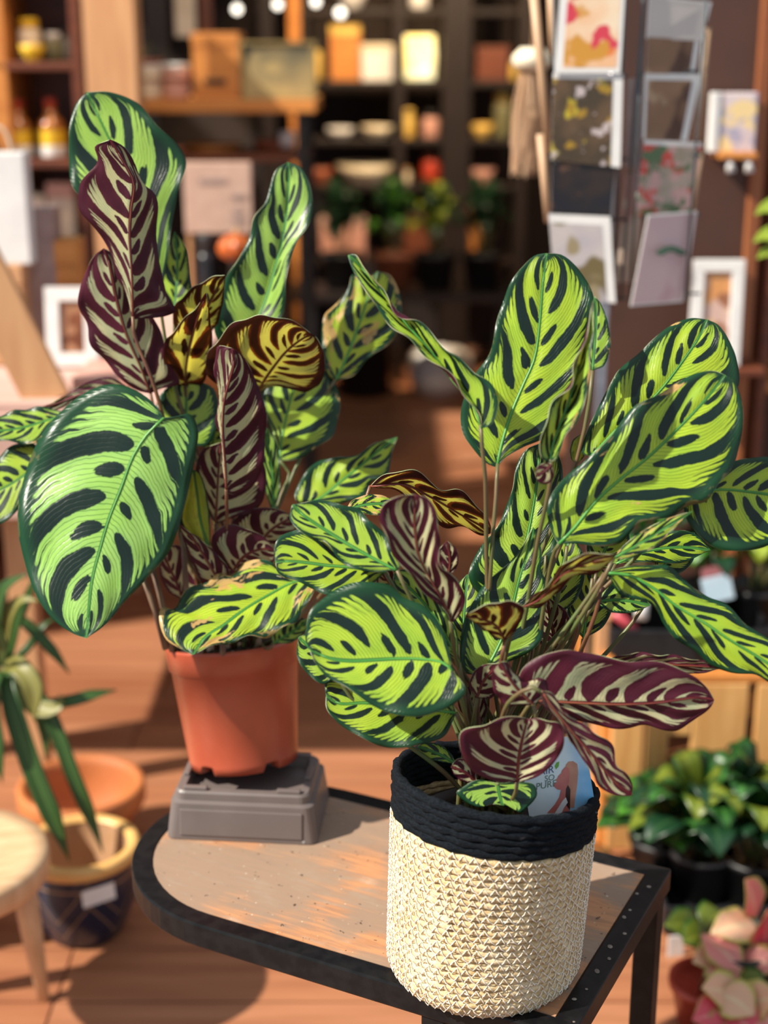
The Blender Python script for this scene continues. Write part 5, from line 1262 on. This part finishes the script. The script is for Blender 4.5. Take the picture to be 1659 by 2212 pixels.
# striped green plants on the floor
STR = plain_leaf('striped_green_leaf', (.018, .075, .014), (.06, .20, .04), (.010, .045, .010), .3, 26); YGR = plain_leaf('yellow_green_leaf', (.15, .20, .02), (.26, .30, .04), (.025, .08, .012), .35)
fp = [(1510, 1960, 2.30, 'green striped floor plant in front of the crate', (STR, YGR, DGR), .14, .25), (1625, 1930, 2.28, 'yellow green floor plant at the right edge before the crate', (YGR, STR, DGR), .13, .26), (1425, 1890, 2.36, 'low green floor plant beside the table corner', (GRN, STR, DGR), .12, .13)]
for i, (px, py, Y, l, lm, sp, ht) in enumerate(fp):
    x = at(px, py, Y).x; LAST = pot_plant('potted_plant', l, Vector((x, Y, .008 if i < 2 else 0)), .09, .06, M_BPOT, 26, lm, sp, ht, .034, 200+i, 'green floor plants at the right', n=10)
ft_ = thing('floor_tray', 'wide black plastic tray on the floor under the green plants at right', 'tray', (at(1560, 1980, 2.3).x, 2.30, 0))
xa, xb = at(1432, 1990, 2.2).x, at(1760, 1990, 2.2).x
box('tray_floor', ((xa+xb)/2, 2.305, .004), (xb-xa, .25, .008), M_BPOT, ft_)
for yy in (2.18, 2.43): box('tray_side', ((xa+xb)/2, yy, .030), (xb-xa, .008, .052), M_BPOT, ft_)
for xx in (xa, xb): box('tray_side', (xx, 2.305, .030), (.008, .25, .052), M_BPOT, ft_)
# pink plants
PKL = plain_leaf('pink_leaf', (.86, .34, .30), (.90, .56, .42), (.60, .50, .14), .4, 0, .35); PKR = plain_leaf('red_pink_leaf', (.80, .12, .16), (.86, .30, .28), (.66, .34, .14), .4, 0, .35); PKC = plain_leaf('cream_pink_leaf', (.90, .58, .38), (.92, .74, .48), (.66, .60, .16), .4, 0, .35)
RPOT = mat('red_plastic_pot', (.42, .06, .035), (.36, .045, .025), .35)
def aim_plant(label, p, ph, pr, potm, spec, lw, seed):
    t = thing('pink_leaf_plant', label, 'plant', p, 0, 'pink leaved plants at the right'); g = random.Random(seed)
    lathe('pot', [(0, 0), (pr*.75, 0), (pr*.95, ph*.85), (pr*1.03, ph*.85), (pr*1.03, ph), (pr*.94, ph), (pr*.88, ph*.8), (0, ph*.8)], potm, t, p, 32)
    for k, (x, y, zz, dx, dy, m) in enumerate(spec):
        b0 = at(x-dx, y-dy, p.y+zz/100); b1 = at(x, y, p.y+(zz-2)/100+.0); b2 = at(x+dx, y+dy, p.y+(zz-4)/100)
        lf = blade('leaf', [b0, b1+Vector((0, 0, .006)), b2], [.001, lw, lw*.9, .0006], (m, m), t, Vector((0, -.62, .78)), .12, n=12)
        a = p+Vector((g.uniform(-.02, .02), g.uniform(-.02, .02), ph*.8)); tube('petiole', bez(a, a+Vector((0, 0, .06)), b0-(b1-b0)*.4, b0, 9), .0018, STEM, lf, 5)
    return t
pA = at(1600, 2000, 2.02); aim_plant('pink and coral leaved plant above the red pot at the right edge', Vector((pA.x, 2.02, 0)), .10, .065, M_BPOT,
   [(1622, 1940, 0, -12, -40, PKL), (1655, 2010, -2, 4, -44, PKR), (1585, 2008, -1, -50, 8, PKC), (1560, 2060, -3, 46, 40, PKL), (1540, 2075, -2, -44, 4, PKC), (1640, 2085, -4, 46, 6, PKL), (1600, 2080, 2, 40, 8, PKR),
    (1480, 2005, 4, -44, -6, YGR), (1505, 2030, 2, -30, 8, YGR), (1560, 2110, -5, 10, 40, PKL), (1620, 2120, -3, -46, -2, PKC), (1540, 1990, 3, -20, 20, YGR)], .030, 1)
pB = at(1540, 2200, 1.93); aim_plant('pink leaved plant with cream edges in the red pot at the bottom right', Vector((pB.x-.005, 1.95, 0)), .075, .06, RPOT,
   [(1560, 2150, -4, -44, -16, PKC), (1590, 2170, -6, 40, 24, PKC), (1545, 2200, -7, -50, 4, PKR), (1600, 2210, -8, 30, 30, PKR), (1640, 2170, -6, 40, -14, PKC), (1650, 2205, -8, 36, 20, PKL), (1620, 2140, -2, 30, 4, YGR), (1565, 2235, -9, -30, 30, PKR)], .034, 2)
box('price_label', at(1460, 2045, 2.12), (.028, .002, .042), WHT, LAST, Matrix.Rotation(.2, 3, 'Z'), .0005)['label'] = 'white plant price label'
